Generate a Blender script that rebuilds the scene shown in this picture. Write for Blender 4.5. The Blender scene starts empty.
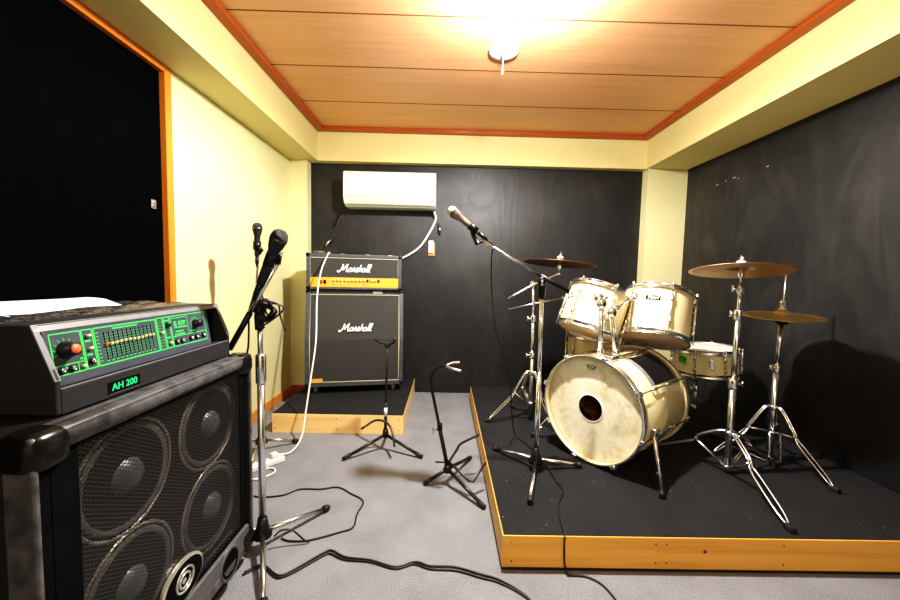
import bpy, bmesh, math, random
from mathutils import Vector, Matrix
random.seed(7)
V = Vector
PI = math.pi
COL = bpy.context.scene.collection

# ------------------------------------------------------------------ materials
def new_mat(name):
    m = bpy.data.materials.new(name); m.use_nodes = True
    nt = m.node_tree; b = nt.nodes['Principled BSDF']
    return m, nt, b
def ramp(nt, fac, stops):
    r = nt.nodes.new('ShaderNodeValToRGB')
    while len(r.color_ramp.elements) < len(stops): r.color_ramp.elements.new(0.5)
    for e, (p, c) in zip(r.color_ramp.elements, stops):
        e.position = p; e.color = (*c, 1)
    nt.links.new(fac, r.inputs[0]); return r.outputs[0]
def coords(nt, scale=(1,1,1), rot=(0,0,0), kind='Object'):
    t = nt.nodes.new('ShaderNodeTexCoord'); mp = nt.nodes.new('ShaderNodeMapping')
    mp.inputs['Scale'].default_value = scale; mp.inputs['Rotation'].default_value = rot
    nt.links.new(t.outputs[kind], mp.inputs[0]); return mp.outputs[0]
def noise(nt, vec, scale, detail=4, rough=0.55, dist=0):
    n = nt.nodes.new('ShaderNodeTexNoise'); n.inputs['Scale'].default_value = scale
    n.inputs['Detail'].default_value = detail; n.inputs['Roughness'].default_value = rough
    n.inputs['Distortion'].default_value = dist
    nt.links.new(vec, n.inputs['Vector']); return n.outputs['Fac']
def bump(nt, b, h, strength=0.2, dist=0.01):
    n = nt.nodes.new('ShaderNodeBump'); n.inputs['Strength'].default_value = strength
    n.inputs['Distance'].default_value = dist
    nt.links.new(h, n.inputs['Height']); nt.links.new(n.outputs[0], b.inputs['Normal'])
def mat(name, col, rough=0.5, metal=0.0, var=0.12, nscale=18, bmp=0.0, bscale=120, spec=None, coat=0):
    m, nt, b = new_mat(name)
    vec = coords(nt)
    n = noise(nt, vec, nscale)
    lo = tuple(max(0, c*(1-var)) for c in col); hi = tuple(min(1, c*(1+var)) for c in col)
    nt.links.new(ramp(nt, n, [(0.3, lo), (0.7, hi)]), b.inputs['Base Color'])
    b.inputs['Roughness'].default_value = rough; b.inputs['Metallic'].default_value = metal
    if spec is not None: b.inputs['Specular IOR Level'].default_value = spec
    if coat: b.inputs['Coat Weight'].default_value = coat; b.inputs['Coat Roughness'].default_value = 0.06
    if bmp: bump(nt, b, noise(nt, vec, bscale, 3), bmp, 0.004)
    return m

def wood_mat(name, c1, c2, axis=0, rough=0.45, scale=1.0, knots=False):
    # grain runs along the given axis
    m, nt, b = new_mat(name)
    s = [14*scale]*3; s[axis] = 0.9*scale
    vec = coords(nt, tuple(s))
    n = noise(nt, vec, 1.0, 6, 0.6, 1.2)
    s2 = [60*scale]*3; s2[axis] = 1.5*scale
    n2 = noise(nt, coords(nt, tuple(s2)), 1.0, 3)
    mx = nt.nodes.new('ShaderNodeMath'); mx.operation = 'MULTIPLY_ADD'
    mx.inputs[1].default_value = 0.35; nt.links.new(n2, mx.inputs[0]); nt.links.new(n, mx.inputs[2])
    nt.links.new(ramp(nt, mx.outputs[0], [(0.45, c1), (0.62, c2), (0.85, tuple(min(1, c*1.08) for c in c2))]), b.inputs['Base Color'])
    b.inputs['Roughness'].default_value = rough
    return m

def black_ply(name, axis):
    # black painted plywood: rotary cut grain shows as swirling gloss and relief
    m, nt, b = new_mat(name)
    s = [1.0, 1.0, 0.32]
    vec = coords(nt, tuple(s))
    n = noise(nt, vec, 2.6, 3, 0.5, 0.8)
    w = nt.nodes.new('ShaderNodeMath'); w.operation = 'MULTIPLY'; w.inputs[1].default_value = 46
    nt.links.new(n, w.inputs[0])
    sn = nt.nodes.new('ShaderNodeMath'); sn.operation = 'SINE'; nt.links.new(w.outputs[0], sn.inputs[0])
    big = noise(nt, coords(nt), 1.7, 5, 0.6)
    ma = nt.nodes.new('ShaderNodeMath'); ma.operation = 'MULTIPLY_ADD'; ma.inputs[1].default_value = 0.06 if axis else 0.045
    nt.links.new(sn.outputs[0], ma.inputs[0]); nt.links.new(big, ma.inputs[2])
    nt.links.new(ramp(nt, ma.outputs[0], [(0.3, (0.011, 0.011, 0.0115)), (0.5, (0.019, 0.019, 0.0195)), (0.72, (0.035, 0.035, 0.035))]), b.inputs['Base Color'])
    r = nt.nodes.new('ShaderNodeMapRange'); r.inputs['To Min'].default_value = 0.62; r.inputs['To Max'].default_value = 0.40
    nt.links.new(ma.outputs[0], r.inputs['Value']); nt.links.new(r.outputs[0], b.inputs['Roughness'])
    bump(nt, b, sn.outputs[0], 0.09, 0.002)
    return m

def carpet_mat(name, lo, hi, speck=None):
    m, nt, b = new_mat(name)
    vec = coords(nt)
    n = noise(nt, vec, 260, 2); n2 = noise(nt, vec, 5, 4)
    mx = nt.nodes.new('ShaderNodeMath'); mx.operation = 'MULTIPLY_ADD'; mx.inputs[1].default_value = 0.35
    nt.links.new(n2, mx.inputs[0]); nt.links.new(n, mx.inputs[2])
    out = ramp(nt, mx.outputs[0], [(0.45, lo), (0.9, hi)])
    if speck:
        v = nt.nodes.new('ShaderNodeTexVoronoi'); v.inputs['Scale'].default_value = 17
        nt.links.new(vec, v.inputs['Vector'])
        c = nt.nodes.new('ShaderNodeMath'); c.operation = 'LESS_THAN'; c.inputs[1].default_value = 0.045
        nt.links.new(v.outputs['Distance'], c.inputs[0])
        mm = nt.nodes.new('ShaderNodeMix'); mm.data_type = 'RGBA'
        nt.links.new(c.outputs[0], mm.inputs['Factor']); nt.links.new(out, mm.inputs['A']); mm.inputs['B'].default_value = (*speck, 1)
        out = mm.outputs['Result']
    nt.links.new(out, b.inputs['Base Color'])
    b.inputs['Roughness'].default_value = 0.95; b.inputs['Specular IOR Level'].default_value = 0.2
    bump(nt, b, n, 0.5, 0.004)
    return m

def emit_mat(name, col, strength):
    m, nt, b = new_mat(name)
    b.inputs['Base Color'].default_value = (*col, 1)
    b.inputs['Emission Color'].default_value = (*col, 1); b.inputs['Emission Strength'].default_value = strength
    return m

def cymbal_mat(name, c, centre, normal, low=0.25, high=0.38):
    m, nt, b = new_mat(name)
    t = nt.nodes.new('ShaderNodeTexCoord')
    ln = nt.nodes.new('ShaderNodeVectorMath'); ln.operation = 'LENGTH'
    nt.links.new(t.outputs['Object'], ln.inputs[0])
    n = nt.nodes.new('ShaderNodeTexNoise'); n.noise_dimensions = '1D'; n.inputs['Scale'].default_value = 260
    nt.links.new(ln.outputs['Value'], n.inputs['W'])
    nt.links.new(ramp(nt, n.outputs['Fac'], [(0.3, tuple(x*0.82 for x in c)), (0.7, c)]), b.inputs['Base Color'])
    b.inputs['Metallic'].default_value = 1.0
    b.inputs['Roughness'].default_value = high+0.06
    bump(nt, b, n.outputs['Fac'], 0.25, 0.001)
    return m

def grille_mat(name):
    # perforated steel: staggered slots cut clean through
    m, nt, b = new_mat(name)
    b.inputs['Base Color'].default_value = (0.13, 0.13, 0.13, 1)
    b.inputs['Roughness'].default_value = 0.36; b.inputs['Metallic'].default_value = 0.9
    t = nt.nodes.new('ShaderNodeTexCoord'); sp = nt.nodes.new('ShaderNodeSeparateXYZ')
    nt.links.new(t.outputs['Object'], sp.inputs[0])
    def M(op, a, bb=None, c=None):
        n = nt.nodes.new('ShaderNodeMath'); n.operation = op
        for i, q in enumerate((a, bb, c)):
            if q is None: continue
            if isinstance(q, (int, float)): n.inputs[i].default_value = q
            else: nt.links.new(q, n.inputs[i])
        return n.outputs[0]
    py, pz = 0.0150, 0.0098
    u = M('DIVIDE', sp.outputs['Y'], py); v = M('DIVIDE', sp.outputs['Z'], pz)
    def cell(du, dv):
        fu = M('SUBTRACT', M('FRACT', M('ADD', u, du)), 0.5); fv = M('SUBTRACT', M('FRACT', M('ADD', v, dv)), 0.5)
        # diamond shaped slot
        return M('LESS_THAN', M('ADD', M('MULTIPLY', M('ABSOLUTE', fu), 1.0), M('MULTIPLY', M('ABSOLUTE', fv), 1.0)), 0.37)
    hole = M('MAXIMUM', cell(0, 0), cell(0.5, 0.5))
    tr = nt.nodes.new('ShaderNodeBsdfTransparent'); mx = nt.nodes.new('ShaderNodeMixShader')
    nt.links.new(hole, mx.inputs[0]); nt.links.new(b.outputs[0], mx.inputs[1]); nt.links.new(tr.outputs[0], mx.inputs[2])
    out = nt.nodes['Material Output']; nt.links.new(mx.outputs[0], out.inputs['Surface'])
    return m

def head_skin_mat(name):
    m, nt, b = new_mat(name)
    vec = coords(nt)
    n = noise(nt, vec, 9, 5, 0.6, 0.6)
    n2 = noise(nt, vec, 45, 3)
    mx = nt.nodes.new('ShaderNodeMath'); mx.operation = 'MULTIPLY_ADD'; mx.inputs[1].default_value = 0.3
    nt.links.new(n2, mx.inputs[0]); nt.links.new(n, mx.inputs[2])
    nt.links.new(ramp(nt, mx.outputs[0], [(0.42, (0.58, 0.52, 0.30)), (0.60, (0.80, 0.76, 0.56)), (0.8, (0.88, 0.86, 0.70))]), b.inputs['Base Color'])
    b.inputs['Roughness'].default_value = 0.42
    return m

M_CREAM = mat('cream_wall_paint', (0.77, 0.71, 0.385), 0.7, var=0.03, nscale=3, bmp=0.05, bscale=300)
M_CREAM_BEAM = mat('cream_beam_paint', (0.80, 0.71, 0.33), 0.65, var=0.03, nscale=3, bmp=0.04, bscale=300)
M_PLY_BACK = black_ply('black_plywood_back', 0)
M_PLY_RIGHT = black_ply('black_plywood_right', 1)
M_CARPET = carpet_mat('grey_carpet', (0.140, 0.144, 0.156), (0.315, 0.324, 0.345))
M_STAGE_TOP = carpet_mat('black_stage_carpet', (0.015, 0.0155, 0.0165), (0.034, 0.0355, 0.038), speck=(0.22, 0.22, 0.22))
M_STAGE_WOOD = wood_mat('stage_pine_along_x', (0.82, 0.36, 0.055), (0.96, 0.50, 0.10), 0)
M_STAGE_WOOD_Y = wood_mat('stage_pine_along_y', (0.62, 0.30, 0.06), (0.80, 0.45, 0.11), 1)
M_SMALL_WOOD = wood_mat('small_stage_pine_x', (0.86, 0.52, 0.17), (0.95, 0.66, 0.27), 0)
M_SMALL_WOOD_Y = wood_mat('small_stage_pine_y', (0.78, 0.50, 0.17), (0.90, 0.66, 0.28), 1)
M_TRIM = wood_mat('orange_trim_y', (0.33, 0.062, 0.008), (0.43, 0.092, 0.012), 1, 0.35)
M_TRIM_X = wood_mat('orange_trim_x', (0.33, 0.062, 0.008), (0.42, 0.09, 0.012), 0, 0.35)
M_TRIM_Z = wood_mat('orange_trim_z', (0.62, 0.17, 0.018), (0.78, 0.25, 0.03), 2, 0.4)
M_TRIM_H = wood_mat('orange_trim_head', (0.60, 0.16, 0.018), (0.76, 0.24, 0.03), 1, 0.4)
M_BASEB = wood_mat('baseboard_wood', (0.50, 0.16, 0.025), (0.66, 0.26, 0.05), 1, 0.4)
M_DOOR = mat('black_door_cloth', (0.0012, 0.0013, 0.0019), 0.9, var=0.2, spec=0.03)
M_BLACKCLOTH = M_DOOR
M_VINYL = mat('black_vinyl', (0.014, 0.0135, 0.012), 0.5, var=0.3, nscale=60, bmp=0.35, bscale=420, spec=0.25)
M_VINYL_GREY = mat('worn_black_vinyl', (0.07, 0.08, 0.088), 0.40, var=0.3, nscale=50, bmp=0.3, bscale=400)
M_PLASTIC = mat('black_plastic', (0.010, 0.010, 0.010), 0.36, var=0.2, spec=0.35)
M_CORNER = mat('glossy_black_corner', (0.007, 0.007, 0.007), 0.24, var=0.2)
M_RUBBER = mat('black_rubber', (0.018, 0.018, 0.018), 0.6, var=0.2)
M_EDGE = mat('worn_black_edging', (0.12, 0.12, 0.125), 0.36, metal=0.3, var=0.5, nscale=30)
M_CHROME = mat('chrome', (0.92, 0.93, 0.95), 0.22, 1.0, var=0.04)
M_CHROME_DULL = mat('dull_chrome', (0.68, 0.67, 0.65), 0.28, 1.0, var=0.12)
M_BLACK_METAL = mat('black_metal_tube', (0.028, 0.026, 0.024), 0.28, 0.35, var=0.2)
M_DARKROD = mat('gunmetal_tube', (0.16, 0.15, 0.13), 0.25, 0.9, var=0.2)
M_SHELL = mat('cream_drum_wrap', (0.86, 0.75, 0.43), 0.22, var=0.03, nscale=4, coat=0.5)
M_HOOP = mat('cream_wood_hoop', (0.78, 0.68, 0.42), 0.28, var=0.06, coat=0.3)
M_HEADSKIN = head_skin_mat('worn_coated_drumhead')
M_HEAD_WHITE = mat('white_drumhead', (0.82, 0.82, 0.78), 0.45, var=0.05)
M_HEAD_CLEAR = mat('clear_amber_drumhead', (0.80, 0.62, 0.42), 0.3, var=0.15, nscale=8)
M_BROWN = mat('brown_blanket', (0.16, 0.05, 0.012), 0.8, var=0.6, nscale=14, bmp=0.8, bscale=22)
M_CLOTH_AMP = mat('charcoal_grille_cloth', (0.046, 0.045, 0.041), 0.8, var=0.12, nscale=90, bmp=0.3, bscale=500)
M_PIPING = mat('gold_white_piping', (0.70, 0.66, 0.48), 0.5, var=0.1)
M_GOLD = mat('gold_panel', (0.90, 0.45, 0.06), 0.38, 0.1, var=0.06)
M_GOLD_KNOB = mat('brass_knob', (0.85, 0.72, 0.40), 0.3, 0.6, var=0.1)
M_WHITE = mat('white_plastic', (0.84, 0.84, 0.80), 0.35, var=0.02)
M_AC = mat('air_conditioner_white', (0.80, 0.80, 0.66), 0.35, var=0.02, nscale=2)
M_AC_DARK = mat('air_conditioner_flap', (0.62, 0.61, 0.47), 0.4, var=0.03)
M_LOGO = mat('white_logo', (0.9, 0.9, 0.86), 0.4, var=0.02)
M_RED = mat('red_rocker', (0.60, 0.02, 0.02), 0.3, var=0.1)
M_REDCAP = mat('orange_red_cap', (0.90, 0.16, 0.07), 0.4, var=0.05)
M_GREEN = emit_mat('glowing_green_panel_ink', (0.05, 0.66, 0.10), 0.12)  # printed panel lines given a faint glow of their own
M_GREEN_DIM = emit_mat('glowing_green_letter_ink', (0.02, 0.55, 0.20), 0.1)  # badge letters, likewise slightly emissive though only print
M_AMP_GREY = mat('charcoal_amp_case', (0.032, 0.032, 0.033), 0.55, var=0.12, nscale=40, bmp=0.25, bscale=500, spec=0.25)
M_AMP_LIGHT = mat('worn_grey_amp_edge', (0.19, 0.19, 0.19), 0.42, var=0.1)
M_AMP_LIGHT2 = mat('grey_caster_rubber', (0.34, 0.33, 0.31), 0.4, var=0.1)
M_PANEL = mat('slate_panel', (0.060, 0.070, 0.090), 0.35, var=0.1)
M_CREAM_KNOB = mat('cream_slider_cap', (0.86, 0.70, 0.40), 0.4, var=0.06)
M_PAPER = mat('white_paper', (0.86, 0.87, 0.88), 0.55, var=0.02)
M_SHINY_BAG = mat('crumpled_black_plastic', (0.05, 0.05, 0.05), 0.22, var=0.8, nscale=120, bmp=1.0, bscale=55)
M_CONE = mat('grey_speaker_cone', (0.13, 0.125, 0.115), 0.5, var=0.3, nscale=30)
M_SPK_FRAME = mat('speaker_basket', (0.36, 0.32, 0.25), 0.4, 0.6, var=0.3)
M_BAFFLE = mat('black_baffle', (0.006, 0.006, 0.006), 0.95, var=0.2, spec=0.06)
M_GRILLE = grille_mat('perforated_black_grille')
M_PORTPANEL = mat('charcoal_port_panel', (0.11, 0.11, 0.115), 0.36, var=0.1, nscale=50)
M_SILVER = mat('silver_badge', (0.62, 0.60, 0.54), 0.3, 0.7, var=0.1)
M_CABLE = mat('black_cable', (0.012, 0.012, 0.012), 0.45, var=0.1)
M_WHITE_CABLE = mat('white_cable', (0.80, 0.80, 0.74), 0.45, var=0.04)
M_STICKER = mat('green_tape', (0.16, 0.62, 0.10), 0.6, var=0.12, nscale=60)
M_INK = mat('black_ink', (0.01, 0.015, 0.01), 0.6, var=0.1)
M_MICGRILLE = mat('dark_mic_mesh', (0.06, 0.06, 0.06), 0.4, 0.8, var=0.3, nscale=300, bmp=1.0, bscale=700)
M_MICGRILLE_S = mat('silver_mic_mesh', (0.5, 0.48, 0.42), 0.35, 0.9, var=0.3, nscale=300, bmp=1.0, bscale=700)
M_MICBODY = mat('mic_body', (0.030, 0.029, 0.028), 0.35, 0.2, var=0.1)
M_MICBODY_T = mat('tan_grey_mic_body', (0.30, 0.26, 0.22), 0.3, 0.7, var=0.1)
M_REMOTE_BACK = mat('orange_tape', (0.62, 0.30, 0.06), 0.6, var=0.1)
M_LAMP = emit_mat('lamp_glow', (1.0, 0.97, 0.9), 14.0)
M_FILL_LAMP = emit_mat('fill_lamp_glow', (1.0, 0.97, 0.9), 5.0)

def ceiling_mat():
    m, nt, b = new_mat('ceiling_wood_boards')
    s = (1.1, 22, 22)
    n = noise(nt, coords(nt, s), 1.0, 6, 0.62, 1.6)
    n2 = noise(nt, coords(nt, (0.6, 5, 5)), 1.0, 3, 0.5, 0.6)
    mx = nt.nodes.new('ShaderNodeMath'); mx.operation = 'MULTIPLY_ADD'; mx.inputs[1].default_value = 0.5
    nt.links.new(n2, mx.inputs[0]); nt.links.new(n, mx.inputs[2])
    nt.links.new(ramp(nt, mx.outputs[0], [(0.5, (0.74, 0.375, 0.175)), (0.75, (0.80, 0.43, 0.215)), (0.95, (0.83, 0.46, 0.235))]), b.inputs['Base Color'])
    b.inputs['Roughness'].default_value = 0.42
    return m
M_CEIL = ceiling_mat()
M_GROOVE = mat('dark_groove', (0.20, 0.075, 0.02), 0.7, var=0.1)

# ------------------------------------------------------------------ mesh helpers
class MB:
    def __init__(s): s.bm = bmesh.new()
    def faces(s, vs, fs, smooth=False):
        vv = [s.bm.verts.new(v) for v in vs]
        for f in fs:
            try:
                q = s.bm.faces.new([vv[i] for i in f]); q.smooth = smooth
            except ValueError: pass
        return s
    def box(s, lo, hi, M=None, bev=0.0, sm=False, bs=3):
        x0, y0, z0 = lo; x1, y1, z1 = hi
        vs = [V(p) for p in ((x0,y0,z0),(x1,y0,z0),(x1,y1,z0),(x0,y1,z0),(x0,y0,z1),(x1,y0,z1),(x1,y1,z1),(x0,y1,z1))]
        fs = [(0,3,2,1),(4,5,6,7),(0,1,5,4),(1,2,6,5),(2,3,7,6),(3,0,4,7)]
        if bev:
            t = bmesh.new(); vv = [t.verts.new(v) for v in vs]
            for f in fs: t.faces.new([vv[i] for i in f])
            bmesh.ops.bevel(t, geom=list(t.edges), offset=bev, segments=bs, profile=0.5, affect='EDGES')
            vs = [v.co.copy() for v in t.verts]; t.verts.index_update()
            fs = [tuple(v.index for v in f.verts) for f in t.faces]; t.free()
        if M is not None: vs = [M @ v for v in vs]
        return s.faces(vs, fs, sm)
    def tube(s, pts, r, seg=10, cap=True, flat=None):
        pts = [V(p) for p in pts]; n = len(pts)
        rs = r if isinstance(r, (list, tuple)) else [r]*n
        tang = []
        for i in range(n):
            a = pts[max(i-1, 0)]; b = pts[min(i+1, n-1)]
            d = b-a; tang.append(d.normalized() if d.length > 1e-9 else V((0,0,1)))
        t = tang[0]; up = V((0,0,1)) if abs(t.z) < 0.9 else V((1,0,0))
        if flat is not None: up = V(flat)
        nrm = (up - t*up.dot(t)).normalized()
        rings = []
        for i in range(n):
            t = tang[i]; q = nrm - t*nrm.dot(t)
            nrm = q.normalized() if q.length > 1e-6 else nrm
            bi = t.cross(nrm)
            rings.append([s.bm.verts.new(pts[i] + (nrm*math.cos(2*PI*k/seg)*(0.4 if flat is not None else 1) + bi*math.sin(2*PI*k/seg))*rs[i]) for k in range(seg)])
        for i in range(n-1):
            for k in range(seg):
                f = s.bm.faces.new((rings[i][k], rings[i][(k+1)%seg], rings[i+1][(k+1)%seg], rings[i+1][k])); f.smooth = True
        if cap:
            s.bm.faces.new(rings[0][::-1]); s.bm.faces.new(rings[-1])
        return s
    def lathe(s, prof, c, n, seg=32, smooth=True, closed=False, a0=0, a1=2*PI, ref=None):
        # prof: (radius, height along n)
        c = V(c); n = V(n).normalized(); e1, e2 = frame(n, ref)
        full = abs(a1-a0-2*PI) < 1e-6
        cnt = seg if full else seg+1
        rings = []
        for (r, h) in prof:
            if r < 1e-7: rings.append([s.bm.verts.new(c+n*h)]*cnt)
            else: rings.append([s.bm.verts.new(c+n*h+(e1*math.cos(a0+(a1-a0)*k/seg)+e2*math.sin(a0+(a1-a0)*k/seg))*r) for k in range(cnt)])
        pairs = list(range(len(prof)-1))
        for i in pairs + ([-1] if closed else []):
            A, B = (rings[i], rings[i+1]) if i >= 0 else (rings[-1], rings[0])
            for k in range(seg):
                k2 = (k+1) % cnt
                vs = []
                for v in (A[k], A[k2], B[k2], B[k]):
                    if v not in vs: vs.append(v)
                if len(vs) > 2:
                    try: f = s.bm.faces.new(vs); f.smooth = smooth
                    except ValueError: pass
        return s
    def prism(s, poly, a, b, plane='XZ'):
        # poly in a plane, extruded from a to b along the third axis
        def mk(p, t):
            return {'XZ': (p[0], t, p[1]), 'XY': (p[0], p[1], t), 'YZ': (t, p[0], p[1])}[plane]
        n = len(poly)
        vs = [V(mk(p, a)) for p in poly] + [V(mk(p, b)) for p in poly]
        fs = [tuple(range(n))[::-1], tuple(range(n, 2*n))] + [(i, (i+1)%n, n+(i+1)%n, n+i) for i in range(n)]
        return s.faces(vs, fs)
    def ball(s, c, r, seg=14, squash=(1,1,1)):
        b = bmesh.ops.create_uvsphere(s.bm, u_segments=seg, v_segments=max(6, seg//2), radius=r)
        for v in b['verts']:
            v.co = V((v.co.x*squash[0], v.co.y*squash[1], v.co.z*squash[2])) + V(c)
            for f in v.link_faces: f.smooth = True
        return s
    def xf(s, M):
        for v in s.bm.verts: v.co = M @ v.co
        return s
    def obj(s, name, m, parent=None, origin=None):
        o = parent
        base = V((0,0,0))
        if parent is not None:
            base = V(parent['_w'])
        org = V(origin) if origin is not None else base
        bmesh.ops.recalc_face_normals(s.bm, faces=list(s.bm.faces))
        for v in s.bm.verts: v.co = v.co - org
        me = bpy.data.meshes.new(name); s.bm.to_mesh(me); s.bm.free()
        me.materials.append(m)
        ob = bpy.data.objects.new(name, me); COL.objects.link(ob)
        if parent is not None: ob.parent = parent
        ob.location = org - base
        ob['_w'] = tuple(org)
        return ob

def frame(n, ref=None):
    n = V(n).normalized()
    if ref is None: ref = V((0,0,1)) if abs(n.z) < 0.9 else V((1,0,0))
    ref = V(ref); e1 = (ref - n*ref.dot(n)).normalized(); return e1, n.cross(e1)

def thing(name, loc, label, cat, group=None):
    o = bpy.data.objects.new(name, None); COL.objects.link(o); o.location = loc; o.empty_display_size = 0.05
    o['label'] = label; o['category'] = cat; o['_w'] = tuple(loc)
    if group: o['group'] = group
    return o
def tag(o, label, cat, group=None):
    o['label'] = label; o['category'] = cat
    if group: o['group'] = group
    return o
def struct(o): o['kind'] = 'structure'; return o
def smooth_path(pts, n=8):
    pts = [V(p) for p in pts]; out = []
    P = [pts[0]*2-pts[1]] + pts + [pts[-1]*2-pts[-2]]
    for i in range(1, len(P)-2):
        a, b, c, d = P[i-1], P[i], P[i+1], P[i+2]
        for k in range(n):
            t = k/n
            out.append(0.5*((2*b)+(c-a)*t+(2*a-5*b+4*c-d)*t*t+(3*b-a-3*c+d)*t**3))
    out.append(pts[-1]); return out
def text_mesh(body, size, M, extrude=0.0006, shear=0.0, bold=0.0):
    cu = bpy.data.curves.new('t', 'FONT'); cu.body = body; cu.size = size; cu.extrude = extrude; cu.shear = shear
    cu.align_x = 'CENTER'; cu.align_y = 'CENTER'; cu.offset = bold
    o = bpy.data.objects.new('t', cu); COL.objects.link(o)
    dg = bpy.context.evaluated_depsgraph_get(); dg.update()
    me = bpy.data.meshes.new_from_object(o.evaluated_get(dg))
    mb = MB(); mb.bm.from_mesh(me); mb.xf(M)
    bpy.data.objects.remove(o); bpy.data.meshes.remove(me); return mb
def basis(o, x, y, z):
    x, y, z = V(x).normalized(), V(y).normalized(), V(z).normalized()
    return Matrix(((x.x, y.x, z.x, o[0]), (x.y, y.y, z.y, o[1]), (x.z, y.z, z.z, o[2]), (0,0,0,1)))

# ------------------------------------------------------------------ camera (solved from the room's edges)
H = 1.0786
yaw, pitch, roll = 0.0119, 0.0645, 0.0228
fw = V((math.sin(yaw)*math.cos(pitch), math.cos(yaw)*math.cos(pitch), -math.sin(pitch)))
rt = V((math.cos(yaw), -math.sin(yaw), 0)); up = rt.cross(fw)
R2 = rt*math.cos(roll)+up*math.sin(roll); U2 = up*math.cos(roll)-rt*math.sin(roll)
cam = bpy.data.cameras.new('camera'); cam.sensor_width = 36; cam.lens = 365/900*36; cam.clip_start = 0.02
camo = bpy.data.objects.new('camera', cam); COL.objects.link(camo)
camo.matrix_world = basis((0, 0, H), R2, U2, -fw)
bpy.context.scene.camera = camo

# ------------------------------------------------------------------ room shell
XL, XR, YW, YF = -1.372, 2.095, 3.33, -2.2
ZC, ZB = 2.33, 2.0575
BXL, BXR, BY = -1.1386, 1.7322, 3.2528
DY = 1.868           # where the sliding door frame ends on the left wall
T = 0.12
struct(MB().box((XL-T, YF-T, -0.1), (XR+T, YW+T, 0)).obj('floor', M_CARPET))
struct(MB().box((XL-T, YF-T, ZC), (XR+T, YW+T, ZC+0.1)).obj('ceiling', M_CEIL))
struct(MB().box((XL-T, YW, 0), (XR+T, YW+T, ZC)).obj('wall_back', M_PLY_BACK))
struct(MB().box((XR, YF-T, 0), (XR+T, YW, ZC)).obj('wall_right', M_PLY_RIGHT))
seam = struct(MB().box((XR-0.0006, YF, 1.836), (XR+0.002, 3.2367, 1.838)).obj('wall_right_seam', M_CLOTH_AMP))
for y_, z_, l_ in ((2.86, 1.794, 0.022), (2.78, 1.803, 0.010), (2.69, 1.806, 0.028), (2.66, 1.79, 0.008), (2.42, 1.806, 0.014), (1.45, 1.47, 0.010)):
    struct(MB().box((XR-0.0016, y_, z_+0.040*(z_ > 1.6)), (XR+0.002, y_+l_, z_+0.003+0.040*(z_ > 1.6))).obj('wall_right_chip', M_WHITE))
struct(MB().box((XL-T, YF-T, 0), (XR, YF, ZC)).obj('wall_front', M_CREAM))
w = MB().box((XL-T, DY, 0), (XL, YW, ZC)); w.box((XL-T, YF, ZB-0.02), (XL, DY, ZC)); w.box((XL-T, YF, 0), (XL-0.06, DY, 0.001))
struct(w.obj('wall_left', M_CREAM))
# ceiling board joints: thin dark grooves running across the room
for i, yy in enumerate((2.751, 2.298, 1.845, 1.392, 0.939, 0.486, 0.033, -0.42, -0.873, -1.326, -1.779)):
    struct(MB().box((BXL, yy-0.0035, ZC-0.0015), (BXR, yy+0.0035, ZC+0.002)).obj('ceiling_joint', M_GROOVE))
# cream beams boxed round the edge of the ceiling
struct(MB().box((XL, YF, ZB), (BXL, YW, ZC)).obj('beam_left', M_CREAM_BEAM))
struct(MB().box((BXR, YF, ZB), (XR, YW, ZC)).obj('beam_right', M_CREAM_BEAM))
struct(MB().box((BXL, BY, ZB), (BXR, YW, ZC)).obj('beam_back', M_CREAM_BEAM))
# corner columns
struct(MB().box((XL, 3.2368, 0), (-1.2233, YW, ZB)).obj('column_left', M_CREAM))
struct(MB().box((1.7457, 3.2367, 0), (XR, YW, ZB)).obj('column_right', M_CREAM))
# orange moulding where beams meet the boards
def moulding(n, lo, hi, m): struct(MB().box(lo, hi, bev=0.004).obj(n, m))
moulding('trim_1', (BXL, YF, ZC-0.03), (BXL+0.058, BY, ZC-0.0005), M_TRIM)
moulding('trim_2', (BXR-0.058, YF, ZC-0.03), (BXR, BY, ZC-0.0005), M_TRIM)
moulding('trim_3', (BXL+0.058, BY-0.058, ZC-0.03), (BXR-0.058, BY, ZC-0.0005), M_TRIM_X)
# sliding door with orange frame
moulding('trim_4', (XL-0.075, DY-0.042, 0), (XL+0.006, DY, ZB-0.004), M_TRIM_Z)
moulding('trim_5', (XL-0.075, YF, ZB-0.034), (XL+0.006, DY-0.042, ZB-0.001), M_TRIM_H)
dn = MB().box((XL-0.055, YF, 0.01), (XL-0.022, DY-0.042, ZB-0.03), bev=0.003)
door = struct(dn.obj('door_1', M_DOOR))
hd = MB().box((XL-0.022, 1.745, 1.365), (XL-0.012, 1.775, 1.408), bev=0.002)
hd.box((XL-0.013, 1.752, 1.372), (XL-0.004, 1.766, 1.400), bev=0.003)
hd.obj('door_catch', M_CHROME, door)
# left baseboard
struct(MB().box((XL, DY, 0.0), (XL+0.014, 3.2368, 0.075), bev=0.003).obj('baseboard_left', M_BASEB))
struct(MB().box((XL+0.014, 3.2218, 0.0), (-1.2233, 3.2368, 0.075), bev=0.003).obj('baseboard_back', M_TRIM_X))

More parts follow.
